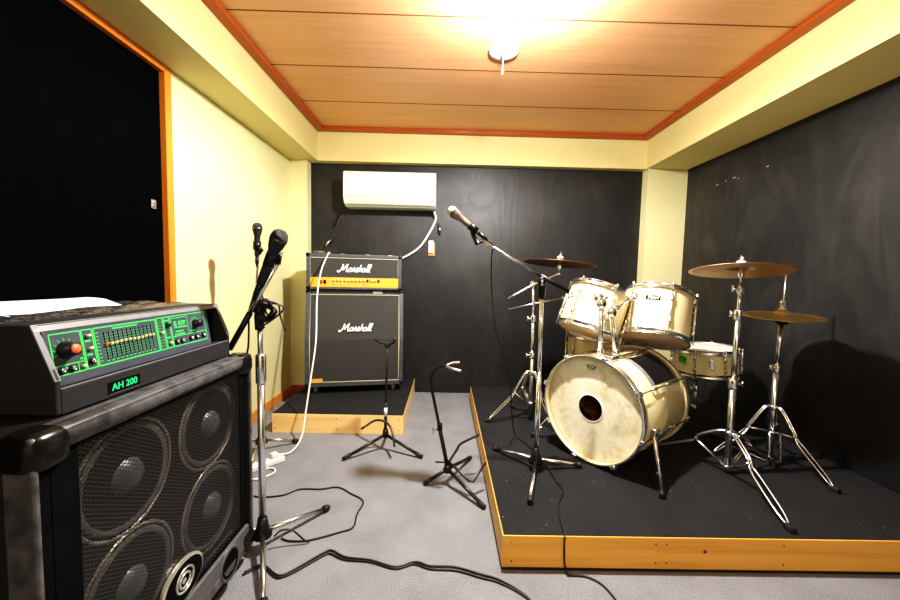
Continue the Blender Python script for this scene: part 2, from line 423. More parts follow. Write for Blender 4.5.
# ------------------------------------------------------------------ ceiling fixtures
LX, LY = 0.292, 1.62
lamp = thing('ceiling_lamp', (LX, LY, ZC), 'round glowing ceiling lamp overexposed at the top edge of the picture', 'lamp')
MB().lathe([(0, -0.0006), (0.10, -0.0006), (0.105, -0.022), (0.09, -0.03), (0, -0.03)], (LX, LY, ZC), (0,0,1), 40).obj('lamp_base', M_WHITE, lamp)
MB().lathe([(0.088, -0.030), (0.085, -0.045), (0.06, -0.062), (0.03, -0.070), (0, -0.072)], (LX, LY, ZC), (0,0,1), 40).obj('lamp_shade', M_LAMP, lamp)
sx, sy = 0.291, 2.093
sw = thing('ceiling_pull_switch', (sx, sy, ZC), 'round white ceiling rosette with a short pull cord hanging from it', 'switch')
MB().lathe([(0, -0.0005), (0.078, -0.0005), (0.082, -0.010), (0.076, -0.016), (0.056, -0.018)], (sx, sy, ZC), (0,0,1), 36).obj('base', M_WHITE, sw)
MB().lathe([(0.057, -0.017), (0.050, -0.012), (0.03, -0.014), (0, -0.014)], (sx, sy, ZC), (0,0,1), 36).obj('cap', mat('pearl_grey_plastic', (0.55, 0.55, 0.5), 0.4), sw)
MB().box((sx-0.012, sy-0.014, ZC-0.034), (sx+0.012, sy+0.014, ZC-0.013), bev=0.003).obj('socket', M_PIPING, sw)
cd = MB().tube([(sx-0.006, sy-0.01, ZC-0.030), (sx-0.006, sy-0.01, ZC-0.11)], 0.0016, 6).obj('pull_cord', M_PIPING, sw)
MB().lathe([(0, -0.135), (0.006, -0.133), (0.007, -0.118), (0.003, -0.108), (0, -0.108)], (sx-0.006, sy-0.01, ZC), (0,0,1), 12).obj('cord_weight', M_WHITE, cd)

# ------------------------------------------------------------------ stage platforms
hp = 0.132
sx0, sy0, sy1 = 0.2294, 1.2841, 3.1115
st = thing('drum_riser', ((sx0+XR)/2, (sy0+sy1)/2, 0), 'large low wooden riser with black carpet top under the drum kit', 'platform')
MB().box((sx0+0.004, sy0+0.004, hp-0.02), (XR-0.002, sy1, hp)).obj('deck', M_STAGE_TOP, st)
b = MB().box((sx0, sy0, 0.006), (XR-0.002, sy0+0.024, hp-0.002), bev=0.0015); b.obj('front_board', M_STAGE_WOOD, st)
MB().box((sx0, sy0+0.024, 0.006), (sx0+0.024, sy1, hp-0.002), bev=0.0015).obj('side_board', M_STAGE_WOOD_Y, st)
b = MB().box((sx0+0.01, sy0-0.002, 0), (XR-0.002, sy0+0.02, 0.009)); b.box((sx0-0.001, sy0, 0), (sx0+0.02, sy1, 0.008)); b.obj('base', M_RUBBER, st)
for x_ in (0.262, 0.80, 0.84, 1.28, 1.74):
    for z_ in (0.032, 0.105): MB().lathe([(0.0032, 0.0), (0.0028, 0.0008), (0, 0.0009)], (x_+0.01*math.sin(z_*90), sy0, z_), (0,-1,0), 10).obj('screw_head', M_DARKROD, st)
MB().lathe([(0.007, 0), (0.005, 0.0006), (0, 0.0007)], (0.985, sy0, 0.078), (0,-1,0), 12).obj('knot', M_GROOVE, st)

ax1, ay0, hs = -0.2695, 2.4128, 0.1342
ax0 = -1.1514
s2 = thing('amplifier_riser', ((ax0+ax1)/2, (ay0+YW)/2, 0), 'small low pine riser with black top under the guitar amplifier stack', 'platform')
MB().box((ax0+0.002, ay0+0.002, hs-0.012), (ax1-0.002, YW-0.001, hs)).obj('deck', M_STAGE_TOP, s2)
MB().box((ax0, ay0, 0), (ax1, ay0+0.02, hs-0.002), bev=0.0015).obj('front_board', M_SMALL_WOOD, s2)
MB().box((ax1-0.02, ay0+0.02, 0), (ax1, YW-0.001, hs-0.002), bev=0.0015).obj('side_board', M_SMALL_WOOD_Y, s2)
MB().box((ax0, ay0+0.02, 0), (ax0+0.02, YW-0.1, hs-0.013)).obj('side_board', M_SMALL_WOOD_Y, s2)
for x_ in (ax0+0.02, -0.72, ax1-0.03):
    for z_ in (0.03, 0.105): MB().lathe([(0.004, 0), (0.003, 0.0008), (0, 0.0009)], (x_, ay0, z_), (0,-1,0), 10).obj('screw_head', M_DARKROD, s2)

# ------------------------------------------------------------------ script lettering made of strokes
def script_logo(M, h, r):
    # unit: x-height = 1; slanted handwriting
    def circ_a(x):   # bowl and stem of 'a'
        return [[(x+0.95,0.95),(x+0.55,1.05),(x+0.12,0.72),(x+0.05,0.25),(x+0.35,0.0),(x+0.7,0.25),(x+0.95,0.95),(x+0.88,0.35),(x+1.0,0.05),(x+1.25,0.15)]]
    strokes = []
    strokes += [[(-0.75,0.35),(-0.95,0.12),(-0.75,-0.12),(-0.35,0.05),(0.05,0.9),(0.25,2.1)], [(0.25,2.1),(0.42,1.2),(0.5,0.35)],
                [(0.5,0.35),(0.95,1.3),(1.5,2.15)], [(1.5,2.15),(1.42,1.2),(1.45,0.25),(1.65,0.0),(1.95,0.15)]]
    x = 1.95; strokes += circ_a(x)
    x = 3.2; strokes += [[(x,0.15),(x+0.25,0.9),(x+0.22,1.25),(x+0.40,0.98),(x+0.60,0.95),(x+0.50,0.35),(x+0.60,0.03),(x+0.85,0.1)]]
    x = 4.0; strokes += [[(x,0.1),(x+0.3,0.6),(x+0.42,1.2),(x+0.62,0.7),(x+0.66,0.25),(x+0.40,-0.03),(x+0.15,0.15)],[(x+0.55,0.05),(x+0.9,0.2)]]
    x = 4.85; strokes += [[(x+0.1,0.0),(x+0.2,1.0),(x+0.42,2.0)], [(x+0.12,0.3),(x+0.4,0.9),(x+0.7,1.0),(x+0.72,0.5),(x+0.75,0.1),(x+0.95,0.1)]]
    x = 5.75; strokes += circ_a(x)
    x = 6.95; strokes += [[(x,0.15),(x+0.4,1.3),(x+0.5,2.1),(x+0.3,1.9),(x+0.2,0.8),(x+0.28,0.05),(x+0.55,0.15)]]
    x = 7.5; strokes += [[(x,0.15),(x+0.4,1.3),(x+0.5,2.1),(x+0.3,1.9),(x+0.2,0.8),(x+0.28,0.05),(x+0.6,0.15)]]
    mb = MB()
    for s in strokes:
        p3 = [V(((px-3.6)*0.99*h + 0.22*py*h, (py-0.9)*h, 0)) for px, py in s]
        mb.tube(smooth_path(p3, 4), r, 6, flat=(0,0,1))
    return mb.xf(M)

# ------------------------------------------------------------------ guitar amplifier stack
ang = math.radians(11)
cr_, sr_ = math.cos(ang), math.sin(ang)
AO = V((-1.075, 2.785, 0))
def AM(z=0, back=0): return Matrix.Translation((AO.x, AO.y, z)) @ Matrix.Rotation(ang, 4, 'Z') @ Matrix.Translation((0, back, 0))
def amp_pt(x, y, z): return AM() @ V((x, y, z))
Wc, Zb, Zt = 0.752, hs+0.062, 0.948
def corner_caps(t, W, z0, z1, D, M, yf0=0, yf1=0):
    for x in (0, W):
        for z, yf in ((z0, yf0), (z1, yf1)):
            mb = MB(); s = 0.026
            mb.box((x-0.003 if x == 0 else x-s, yf-0.004, z-0.003 if z == z0 else z-s), (x+s if x == 0 else x+0.003, yf+s, z+s if z == z0 else z+0.003), bev=0.008)
            mb.xf(M).obj('corner_cap', M_CORNER, t)
cab = thing('guitar_cabinet', tuple(amp_pt(Wc/2, 0.18, hs)), 'tall black angled guitar speaker cabinet with white script logo on the small riser', 'speaker cabinet')
zk = 0.565      # height where the front starts to lean back
D0, DT = 0.365, 0.07
prof = [(0, Zb), (0, zk), (DT, Zt), (D0, Zt), (D0, Zb)]
e = 0.03
mb = MB()
def side(x0, x1): mb.prism([(y, z) for y, z in prof], x0, x1, 'YZ')
side(0, e); side(Wc-e, Wc)
mb.box((e, 0, Zb), (Wc-e, D0, Zb+e)); mb.box((e, DT-0.002, Zt-e), (Wc-e, D0, Zt)); mb.box((e, D0-0.02, Zb+e), (Wc-e, D0, Zt-e))
mb.xf(AM()); mb.obj('cabinet_shell', M_VINYL_GREY, cab)
g = MB(); g.prism([(0.012, Zb+e), (0.012, zk), (DT*(Zt-e-zk)/(Zt-zk)+0.012, Zt-e), (DT+0.03, Zt-e), (0.03, zk), (0.03, Zb+e)], e, Wc-e, 'YZ')
g.xf(AM()); g.obj('grille_cloth', M_CLOTH_AMP, cab)
def py_at(z): return 0.006 if z <= zk else 0.006+DT*(z-zk)/(Zt-zk)
pi = MB(); q = e+0.004
loop = [(q, Zb+q), (Wc-q, Zb+q), (Wc-q, zk), (Wc-q, Zt-q), (q, Zt-q), (q, zk), (q, Zb+q)]
pi.tube([(x, py_at(z), z) for x, z in loop], 0.0035, 6); pi.xf(AM()); pi.obj('piping', M_PIPING, cab)
script_logo(AM() @ basis((0.375, py_at(0.655)-0.004, 0.655), (1,0,0), (0,DT,Zt-zk), (0,-(Zt-zk),DT)), 0.0280, 0.0054).obj('logo', M_LOGO, cab)
corner_caps(cab, Wc, Zb, Zt, D0, AM(), 0, DT)
MB().box((0.04, 0.004, Zb+0.034), (0.13, 0.010, Zb+0.062)).xf(AM()).obj('name_plate', M_GOLD, cab)
MB().box((0.51, DT-0.004, Zt-0.020), (0.585, DT-0.001, Zt-0.003)).xf(AM()).obj('paper_label', M_PAPER, cab)
for cx, cy in ((0.075, 0.06), (Wc-0.075, 0.06), (0.075, 0.30), (Wc-0.075, 0.30)):
    c = MB(); c.box((cx-0.022, cy-0.022, Zb-0.006), (cx+0.022, cy+0.022, Zb+0.001)); c.box((cx-0.016, cy-0.012, Zb-0.040), (cx-0.012, cy+0.012, Zb-0.005)); c.box((cx+0.012, cy-0.012, Zb-0.035), (cx+0.016, cy+0.012, Zb-0.005))
    co = c.xf(AM()).obj('caster', M_CHROME_DULL, cab)
    MB().lathe([(0, -0.011), (0.024, -0.011), (0.028, -0.007), (0.028, 0.007), (0.024, 0.011), (0, 0.011)], (cx, cy, hs+0.0285), (1,0,0), 20).xf(AM()).obj('wheel', M_AMP_LIGHT2, co)

Hz0, Hz1 = Zt+0.008, 1.234
HW, HX, HY, HD = 0.730, 0.006, 0.035, 0.225
hd = thing('guitar_amplifier_head', tuple(amp_pt(HX+HW/2, HY+HD/2, Zt)), 'black guitar amplifier head with gold control panel and white script logo on its cabinet', 'amplifier')
Mh = AM() @ Matrix.Translation((HX, HY, 0))
fr = MB(); t_ = 0.028
fr.box((0, 0, Hz0), (t_, HD, Hz1), bev=0.006); fr.box((HW-t_, 0, Hz0), (HW, HD, Hz1), bev=0.006)
fr.box((t_-0.003, 0, Hz1-t_), (HW-t_+0.003, HD, Hz1), bev=0.006); fr.box((t_-0.003, 0, Hz0), (HW-t_+0.003, HD, Hz0+0.018), bev=0.005); fr.box((t_, HD-0.02, Hz0), (HW-t_, HD-0.005, Hz1-0.01))
fr.xf(Mh).obj('case', M_VINYL_GREY, hd)
zp = Hz0+0.098
MB().box((t_, 0.012, zp), (HW-t_, 0.04, Hz1-t_)).xf(Mh).obj('grille_cloth', M_CLOTH_AMP, hd)
MB().box((t_, 0.006, Hz0+0.020), (HW-t_, 0.04, zp-0.003)).xf(Mh).obj('control_panel', M_GOLD, hd)
pp = MB(); pp.tube([(t_+0.003, 0.008, zp), (t_+0.003, 0.008, Hz1-t_-0.003), (HW-t_-0.003, 0.008, Hz1-t_-0.003), (HW-t_-0.003, 0.008, zp)], 0.0032, 6)
pp.xf(Mh).obj('piping', M_PIPING, hd)
script_logo(Mh @ basis((0.355, 0.009, zp+0.068), (1,0,0), (0,0,1), (0,-1,0)), 0.0280, 0.0054).obj('logo', M_LOGO, hd)
for i in range(13):
    x = 0.205+i*0.0285; k = MB().lathe([(0.0095, 0), (0.0085, 0.012), (0.006, 0.014), (0, 0.014)], (x, 0.006, Hz0+0.074), (0,-1,0), 16)
    k.xf(Mh).obj('knob', M_GOLD_KNOB if i not in (9, 12) else M_PLASTIC, hd)
for i in (0, 2, 7, 8):
    MB().lathe([(0.008, 0), (0.007, 0.004), (0.004, 0.005), (0.003, 0.001), (0, 0.001)], (0.205+i*0.0285, 0.006, Hz0+0.043), (0,-1,0), 14).xf(Mh).obj('jack_socket', M_CHROME_DULL, hd)
tx = MB()
for i in range(26):
    if i % 4 == 3: continue
    x = 0.20+i*0.0143; tx.box((x, 0.0052, Hz0+0.0575), (x+0.009, 0.0062, Hz0+0.0595))
tx.xf(Mh).obj('panel_markings', M_GROOVE, hd)
MB().box((0.094, -0.001, Hz0+0.045), (0.117, 0.008, Hz0+0.074), bev=0.002).xf(Mh).obj('power_switch', M_RED, hd)
MB().box((0.127, 0.0, Hz0+0.045), (0.147, 0.008, Hz0+0.074), bev=0.002).xf(Mh).obj('standby_switch', M_PLASTIC, hd)
corner_caps(hd, HW, Hz0, Hz1, HD, Mh)
MB().tube(smooth_path([(0.27, 0.11, Hz1), (0.275, 0.11, Hz1+0.008), (0.36, 0.11, Hz1+0.012), (0.445, 0.11, Hz1+0.008), (0.45, 0.11, Hz1)], 5), 0.007, 8).xf(Mh).obj('handle', M_PLASTIC, hd)
for x in (0.262, 0.458, 0.64):
    MB().box((x-0.018, 0.095, Hz1), (x+0.018, 0.125, Hz1+0.007), bev=0.002).xf(Mh).obj('handle_cap', M_SILVER, hd)
for x in (0.05, HW-0.05):
    for y in (0.03, HD-0.03): MB().lathe([(0, -0.0085), (0.012, -0.0085), (0.012, 0.001), (0, 0.001)], (x, y, Hz0), (0,0,1), 12).xf(Mh).obj('foot', M_RUBBER, hd)

# small roll of tape lying on the head
p = Mh @ V((0.085, 0.09, Hz1))
tp = thing('tape_roll', tuple(p), 'small brown tape roll lying on the left end of the guitar amplifier head', 'tape')
MB().lathe([(0.022, 0), (0.045, 0), (0.046, 0.012), (0.045, 0.022), (0.022, 0.022)], p, (0,0,1), 28, closed=True).obj('tape', mat('brown_tape', (0.13, 0.10, 0.06), 0.4), tp)
MB().lathe([(0.018, 0.001), (0.0225, 0.001), (0.0225, 0.023), (0.018, 0.023)], p, (0,0,1), 28, closed=True).obj('core', M_PIPING, tp)

# ------------------------------------------------------------------ air conditioner on the back wall
ac = thing('air_conditioner', (-0.49, YW, 1.64), 'white wall-mounted air conditioner above the guitar amplifier stack', 'air conditioner')
x0, x1, yf, z0, z1 = -0.882, -0.104, 3.12, 1.658, 1.945
body = [(YW-0.001, z1), (yf+0.02, z1), (yf+0.004, z1-0.012), (yf, z1-0.04), (yf+0.002, z0+0.085), (yf+0.012, z0+0.05), (yf+0.035, z0+0.02), (yf+0.075, z0), (YW-0.001, z0)]
mb = MB(); mb.prism(body, x0, x1, 'YZ'); o = mb.obj('casing', M_AC, ac)
bv = o.modifiers.new('b', 'BEVEL'); bv.width = 0.007; bv.segments = 3; bv.limit_method = 'ANGLE'
MB().prism([(yf-0.002, z0+0.078), (yf+0.034, z0+0.018), (yf+0.037, z0+0.022), (yf+0.002, z0+0.080)], x0+0.03, x1-0.03, 'YZ').obj('louvre', M_AC_DARK, ac)
MB().box((x0+0.012, yf-0.0015, z0+0.082), (x1-0.012, yf+0.01, z1-0.012), bev=0.003).obj('front_panel', M_AC, ac)
MB().box((x1-0.045, yf+0.010, z0+0.045), (x1-0.02, yf+0.018, z0+0.065), bev=0.001).obj('indicator_window', M_AMP_LIGHT, ac)
hpath = smooth_path([(-0.118, 3.26, 1.645), (-0.105, 3.29, 1.58), (-0.16, 3.30, 1.46), (-0.24, 3.305, 1.34), (-0.33, 3.305, 1.27), (-0.42, 3.306, 1.22), (-0.50, 3.306, 1.16)], 8)
tag(MB().tube(hpath, 0.009, 10).obj('drain_hose', M_WHITE_CABLE), 'thin white hose curving from the air conditioner down behind the amplifier head', 'hose')

# remote control in its holder on the back wall
rc = thing('remote_control', (-0.135, YW, 1.30), 'small white remote control in an orange-backed holder on the black back wall', 'remote control')
MB().box((-0.166, YW-0.012, 1.262), (-0.108, YW-0.0005, 1.375), bev=0.003).obj('holder', M_REMOTE_BACK, rc)
MB().box((-0.165, YW-0.030, 1.285), (-0.118, YW-0.012, 1.395), bev=0.006).obj('body', M_WHITE, rc)
MB().box((-0.155, YW-0.0312, 1.36), (-0.128, YW-0.0298, 1.385)).obj('display', M_AC_DARK, rc)
# little hooks on the back wall
def wall_clip(x, z, m, label, tilt):
    t = thing('wall_hook', (x, YW, z), label, 'hook')
    R = Matrix.Translation((x, YW, z)) @ Matrix.Rotation(tilt, 4, 'Y')
    MB().box((-0.012, -0.008, -0.03), (0.012, -0.0005, 0.035), bev=0.003).xf(R).obj('back_plate', M_PLASTIC, t)
    MB().tube([R @ V(q) for q in smooth_path([(0, -0.006, 0.02), (0, -0.035, 0.0), (0, -0.05, -0.03), (0.004, -0.035, -0.055)], 5)], 0.008, 8).obj('prong', m, t)
    return t
wall_clip(-0.073, 1.52, M_CHROME_DULL, 'small dark metal hook on the back wall below the air conditioner hose end', -0.2)
wall_clip(-1.045, 1.37, M_CHROME, 'small shiny clip on the back wall just above the guitar amplifier head', 0.6)
R = Matrix.Translation((-0.985, YW, 1.565)) @ Matrix.Rotation(0.42, 4, 'Y')
bar = thing('wall_rack_strip', (-0.985, YW, 1.52), 'thin dark strip sticking off the back wall left of the air conditioner', 'strip')
MB().box((-0.006, -0.035, -0.065), (0.006, -0.001, 0.065), bev=0.002).xf(R).obj('strip', M_PLASTIC, bar)
MB().box((-0.02, -0.004, -0.06), (0.02, -0.0005, 0.06), bev=0.001).xf(R).obj('back_plate', M_CLOTH_AMP, bar)

# ------------------------------------------------------------------ bass rig at the left
CX, CY0, CY1, CZ0, CZ1, CD = -0.70, 0.615, 1.325, 0.062, 0.782, 0.43
bc = thing('bass_cabinet', (CX-CD/2, (CY0+CY1)/2, 0), 'large black bass speaker cabinet with perforated grille at the lower left', 'speaker cabinet')
o = MB().box((CX-CD, CY0, CZ0), (CX-0.045, CY1, CZ1), bev=0.022, bs=6).obj('cabinet_shell', M_VINYL, bc)
fr = MB(); w_ = 0.034
for a, c in (((CX-0.06, CY0, CZ0), (CX-0.004, CY0+0.012, CZ1)), ((CX-0.06, CY1-0.012, CZ0), (CX-0.004, CY1, CZ1)), ((CX-0.06, CY0+0.008, CZ0), (CX-0.004, CY1-0.008, CZ0+w_)), ((CX-0.06, CY0+0.008, CZ1-w_), (CX-0.004, CY1-0.008, CZ1))):
    fr.box(a, c, bev=0.0055, bs=4)
for a, c in (((CX-0.06, CY0+0.011, CZ0+w_-0.002), (CX-0.013, CY0+w_, CZ1-w_+0.002)), ((CX-0.06, CY1-w_, CZ0+w_-0.002), (CX-0.013, CY1-0.011, CZ1-w_+0.002))): MB().box(a, c).obj('front_rebate', M_BAFFLE, bc)
fr.obj('front_frame', M_EDGE, bc)
ed = MB(); ed.tube([(CX-0.026, CY0+0.05, CZ1-0.022), (CX-0.026, CY1-0.05, CZ1-0.022)], 0.0255, 16)
ed.obj('edge_extrusion', M_EDGE, bc)
for y in (CY0, CY1):
    for z in (CZ0, CZ1):
        s = 0.070; a = 1 if y == CY0 else -1; c = 1 if z == CZ0 else -1
        cb = MB().box((CX-0.075, min(y-0.006*a, y+s*a), min(z-0.006*c, z+s*c)), (CX+0.004, max(y-0.006*a, y+s*a), max(z-0.006*c, z+s*c)), bev=0.024, sm=True, bs=8)
        cb.obj('corner_cap', M_CORNER, bc)
BX = CX-0.055
MB().box((BX-0.012, CY0+w_-0.004, CZ0+w_-0.004), (BX, CY1-w_+0.004, CZ1-w_+0.004)).obj('baffle', M_BAFFLE, bc)
for (y, z) in ((0.845, 0.588), (1.146, 0.590), (0.845, 0.316), (1.146, 0.318)):
    sp = MB().lathe([(0.136, 0.0), (0.138, 0.010), (0.134, 0.013), (0.130, 0.012), (0.127, 0.004)], (BX, y, z), (1,0,0), 40).obj('speaker', M_SPK_FRAME, bc)
    MB().lathe([(0.128, 0.004), (0.118, 0.013), (0.108, 0.006), (0.047, -0.001), (0.046, 0.003)], (BX+0.003, y, z), (1,0,0), 40).obj('cone', M_CONE, sp)
    MB().lathe([(0.045, 0.004), (0.035, 0.018), (0.018, 0.026), (0, 0.028)], (BX+0.003, y, z), (1,0,0), 28).obj('dust_cap', M_PORTPANEL, sp)
MB().lathe([(0.028, 0), (0.030, 0.008), (0.018, 0.010), (0, 0.004)], (BX, 0.985, 0.46), (1,0,0), 28).obj('tweeter', M_SPK_FRAME, bc)
MB().faces([V((CX-0.016, CY0+0.085, 0.168)), V((CX-0.016, CY1-0.062, 0.168)), V((CX-0.016, CY1-0.062, CZ1-0.052)), V((CX-0.016, CY0+0.085, CZ1-0.052))], [(0,1,2,3)]).obj('grille', M_GRILLE, bc)
gf = MB()
gy0, gy1, gz0, gz1 = CY0+0.075, CY1-0.052, 0.158, CZ1-0.042
for a, c in (((CX-0.03, gy0-0.038, gz0), (CX-0.014, gy0+0.012, gz1)), ((CX-0.03, gy1-0.012, gz0), (CX-0.014, gy1+0.016, gz1)), ((CX-0.03, gy0, gz1-0.012), (CX-0.014, gy1, gz1+0.01)), ((CX-0.03, gy0, gz0), (CX-0.014, gy1, gz0+0.012))):
    gf.box(a, c)
gf.obj('grille_frame', M_BAFFLE, bc)
pn = MB(); pn.prism([(CX-0.05, CZ0+0.02), (CX-0.006, CZ0+0.02), (CX-0.006, 0.152), (CX-0.03, 0.160), (CX-0.05, 0.160)], CY0+0.036, CY1-0.030, 'XZ')
pn.obj('port_panel', M_PORTPANEL, bc)
for y in (0.755, 1.175):
    pt_ = MB().lathe([(0.056, -0.002), (0.052, 0.006), (0.044, 0.002), (0.040, -0.0), (0.0, -0.0005)], (CX-0.006, y, 0.100), (1,0,0), 36)
    po = pt_.obj('port', M_PORTPANEL, bc)
    MB().lathe([(0.043, 0.004), (0.035, 0.002), (0, 0.0015)], (CX-0.006, y, 0.100), (1,0,0), 30).obj('port_tube', M_BAFFLE, po)
# oval emblem
Em = basis((CX-0.010, 0.965, 0.222), (0,1,0), (0,0,1), (1,0,0))
ov = MB()
N = 40; R_out, R_in = (0.080, 0.060), (0.072, 0.053)
vs = [Em @ V((R_out[0]*math.cos(2*PI*k/N), R_out[1]*math.sin(2*PI*k/N), 0.003)) for k in range(N)] + [Em @ V((R_in[0]*math.cos(2*PI*k/N), R_in[1]*math.sin(2*PI*k/N), 0.006)) for k in range(N)] + [Em @ V((R_out[0]*math.cos(2*PI*k/N), R_out[1]*math.sin(2*PI*k/N), -0.004)) for k in range(N)]
ov.faces(vs, [(k, (k+1)%N, N+(k+1)%N, N+k) for k in range(N)] + [(2*N+k, 2*N+(k+1)%N, (k+1)%N, k) for k in range(N)])
em = ov.obj('emblem', M_SILVER, bc)
MB().faces([Em @ V((R_in[0]*math.cos(2*PI*k/N), R_in[1]*math.sin(2*PI*k/N), 0.0045)) for k in range(N)], [tuple(range(N))]).obj('emblem_field', M_BAFFLE, em)
rg = MB()
for r_, off in ((0.008, 0.0), (0.019, 0.003), (0.031, 0.006)):
    pts = [Em @ V((r_*math.cos(a)*1.05+off*0.4, r_*math.sin(a)+off*0.3, 0.0055)) for a in [(k*2*PI/30) for k in range(31)]]
    if r_ < 0.01: rg.lathe([(0.008, 0.005), (0.0, 0.0062)], Em @ V((0,0,0)), (1,0,0), 20)
    else: rg.tube(pts, 0.0035, 6)
rg.obj('emblem_rings', M_SILVER, em)
for (x, y) in ((CX-0.08, CY0+0.07), (CX-0.08, CY1-0.07), (CX-CD+0.08, CY0+0.07), (CX-CD+0.08, CY1-0.07)):
    c = MB().box((x-0.024, y-0.024, CZ0-0.005), (x+0.024, y+0.024, CZ0)); c.box((x-0.013, y-0.017, 0.02), (x+0.013, y-0.013, CZ0)); c.box((x-0.013, y+0.013, 0.02), (x+0.013, y+0.017, CZ0))
    co = c.obj('caster', M_CHROME_DULL, bc)
    MB().lathe([(0, -0.012), (0.024, -0.012), (0.0285, -0.008), (0.0285, 0.008), (0.024, 0.012), (0, 0.012)], (x, y, 0.0287), (0,1,0), 20).obj('wheel', M_RUBBER, co)

# bass head
HX0 = -0.76; hy0, hy1 = 0.710, 1.286; ZB0 = 0.786
bh = thing('bass_amplifier_head', (HX0-0.2, (hy0+hy1)/2, CZ1), 'charcoal bass amplifier head with green-lined equaliser panel on the bass cabinet', 'amplifier')
XB = -1.15; ZT0, ZTL = 0.9645, 0.857
XT = HX0-0.043
cheek = [(HX0, ZB0), (HX0, ZTL), (XT, ZT0), (XB, ZT0), (XB, ZB0)]
ck = 0.011
for (a, c) in ((hy0, hy0+ck), (hy1-ck, hy1)):
    o = MB().prism(cheek, a, c, 'XZ').obj('side_cheek', M_AMP_GREY, bh)
    bv = o.modifiers.new('b', 'BEVEL'); bv.width = 0.003; bv.segments = 2
base = [(HX0, ZB0), (HX0, 0.834), (HX0-0.003, 0.837), (HX0-0.05, 0.834), (XB, 0.834), (XB, ZB0)]
MB().prism(base, hy0+ck, hy1-ck, 'XZ').obj('base', M_AMP_GREY, bh)
o = MB().prism([(XT, ZT0), (XT+0.006, ZT0-0.013), (XT-0.006, ZT0-0.015), (XT-0.03, ZT0-0.012), (XB, ZT0-0.012), (XB, ZT0)], hy0+ck, hy1-ck, 'XZ').obj('top', M_AMP_GREY, bh)
lip = MB(); lip.prism([(XT-0.0005, ZT0+0.0008), (XT+0.0065, ZT0-0.013), (XT+0.0052, ZT0-0.0138), (XT-0.0016, ZT0)], hy0, hy1, 'XZ')
for a in (hy0-0.0004, hy1-ck):   # slanted front edge of each cheek
    lip.prism([(HX0+0.0006, ZTL-0.002), (XT+0.0006, ZT0+0.0004), (XT-0.0025, ZT0-0.0005), (HX0-0.0025, ZTL-0.003)], a, a+ck+0.0004, 'XZ')
lip.box((HX0-0.004, hy0+ck, 0.8365), (HX0+0.0005, hy1-ck, 0.8380))
lip.obj('edge_trim', M_AMP_LIGHT, bh)
MB().prism([(XB+0.02, ZT0-0.013), (XB+0.02, 0.835), (HX0-0.052, 0.835), (HX0-0.052, ZT0-0.013)], hy0+ck, hy1-ck, 'XZ').obj('inner_box', M_BAFFLE, bh)
# sloping control panel. local (y, t): t along the panel from bottom to top
PB, PT = V((HX0-0.016, 0, 0.838)), V((HX0-0.034, 0, ZT0-0.014))
pd = (PT-PB); plen = pd.length; pdn = pd.normalized(); pn_ = V((-pdn.z*-1, 0, -pdn.x)).normalized()
if pn_.x < 0: pn_ = -pn_
def PP(y, z, off=0.0):  # y along panel, z world height -> point on the panel
    t = (z-PB.z)/pd.z; q = PB+pd*t; return V((q.x, y, q.z))+pn_*off
pm = MB(); vs = [PP(hy0+ck, 0.838), PP(1.212, 0.838), PP(1.212, ZT0-0.014), PP(hy0+ck, ZT0-0.014)]
vs2 = [v-V((0.006,0,0)) for v in vs]
pm.faces(vs+vs2, [(0,1,2,3), (7,6,5,4), (0,4,5,1), (1,5,6,2), (2,6,7,3), (3,7,4,0)])
pan = pm.obj('control_panel', M_PANEL, bh)
inkm = MB()
def line(y0, z0_, y1, z1_, w=0.0009):
    a = PP(y0, z0_, 0.0006); c = PP(y1, z1_, 0.0006); d = (c-a).normalized(); s_ = d.cross(pn_)*w
    inkm.faces([a-s_, a+s_, c+s_, c-s_], [(0,1,2,3)])
def rect(y0, z0_, y1, z1_, w=0.0011):
    line(y0, z0_, y1, z0_, w); line(y1, z0_, y1, z1_, w); line(y1, z1_, y0, z1_, w); line(y0, z1_, y0, z0_, w)
rect(0.731, 0.858, 0.793, 0.943); line(0.731, 0.878, 0.793, 0.878); line(0.778, 0.858, 0.778, 0.878)
rect(0.796, 0.858, 0.819, 0.943)
rect(0.823, 0.858, 0.998, 0.943, 0.0013)
rect(1.002, 0.858, 1.023, 0.945); rect(1.027, 0.858, 1.047, 0.945)
rect(1.051, 0.858, 1.196, 0.945); line(1.051, 0.886, 1.196, 0.886); line(1.118, 0.886, 1.118, 0.945)
def fan(y, z, r0, r1, n=9, w=0.0006):
    for i in range(n):
        a = math.radians(-20+220*i/(n-1)); line(y+math.cos(a)*r0, z+math.sin(a)*r0, y+math.cos(a)*r1, z+math.sin(a)*r1, w)
fan(0.758, 0.907, 0.017, 0.026); fan(1.150, 0.914, 0.013, 0.021, 12)
for i in range(12):
    y = 0.846+i*0.0122
    for j in range(9):
        z = 0.873+j*0.0065; line(y-0.0042, z, y-0.0016, z, 0.0006); line(y+0.0016, z, y+0.0042, z, 0.0006)
    line(y-0.0025, 0.8655, y+0.0025, 0.8655, 0.0012)
line(0.87, 0.937, 0.94, 0.937, 0.0013)
for i in range(9):
    z = 0.868+i*0.008; line(0.826, z, 0.833, z, 0.0008); line(1.0055, z, 1.0095, z, 0.0006); line(1.0155, z, 1.0195, z, 0.0006)
for i in range(6): line(1.056+i*0.010, 0.939, 1.062+i*0.010, 0.939, 0.0014)
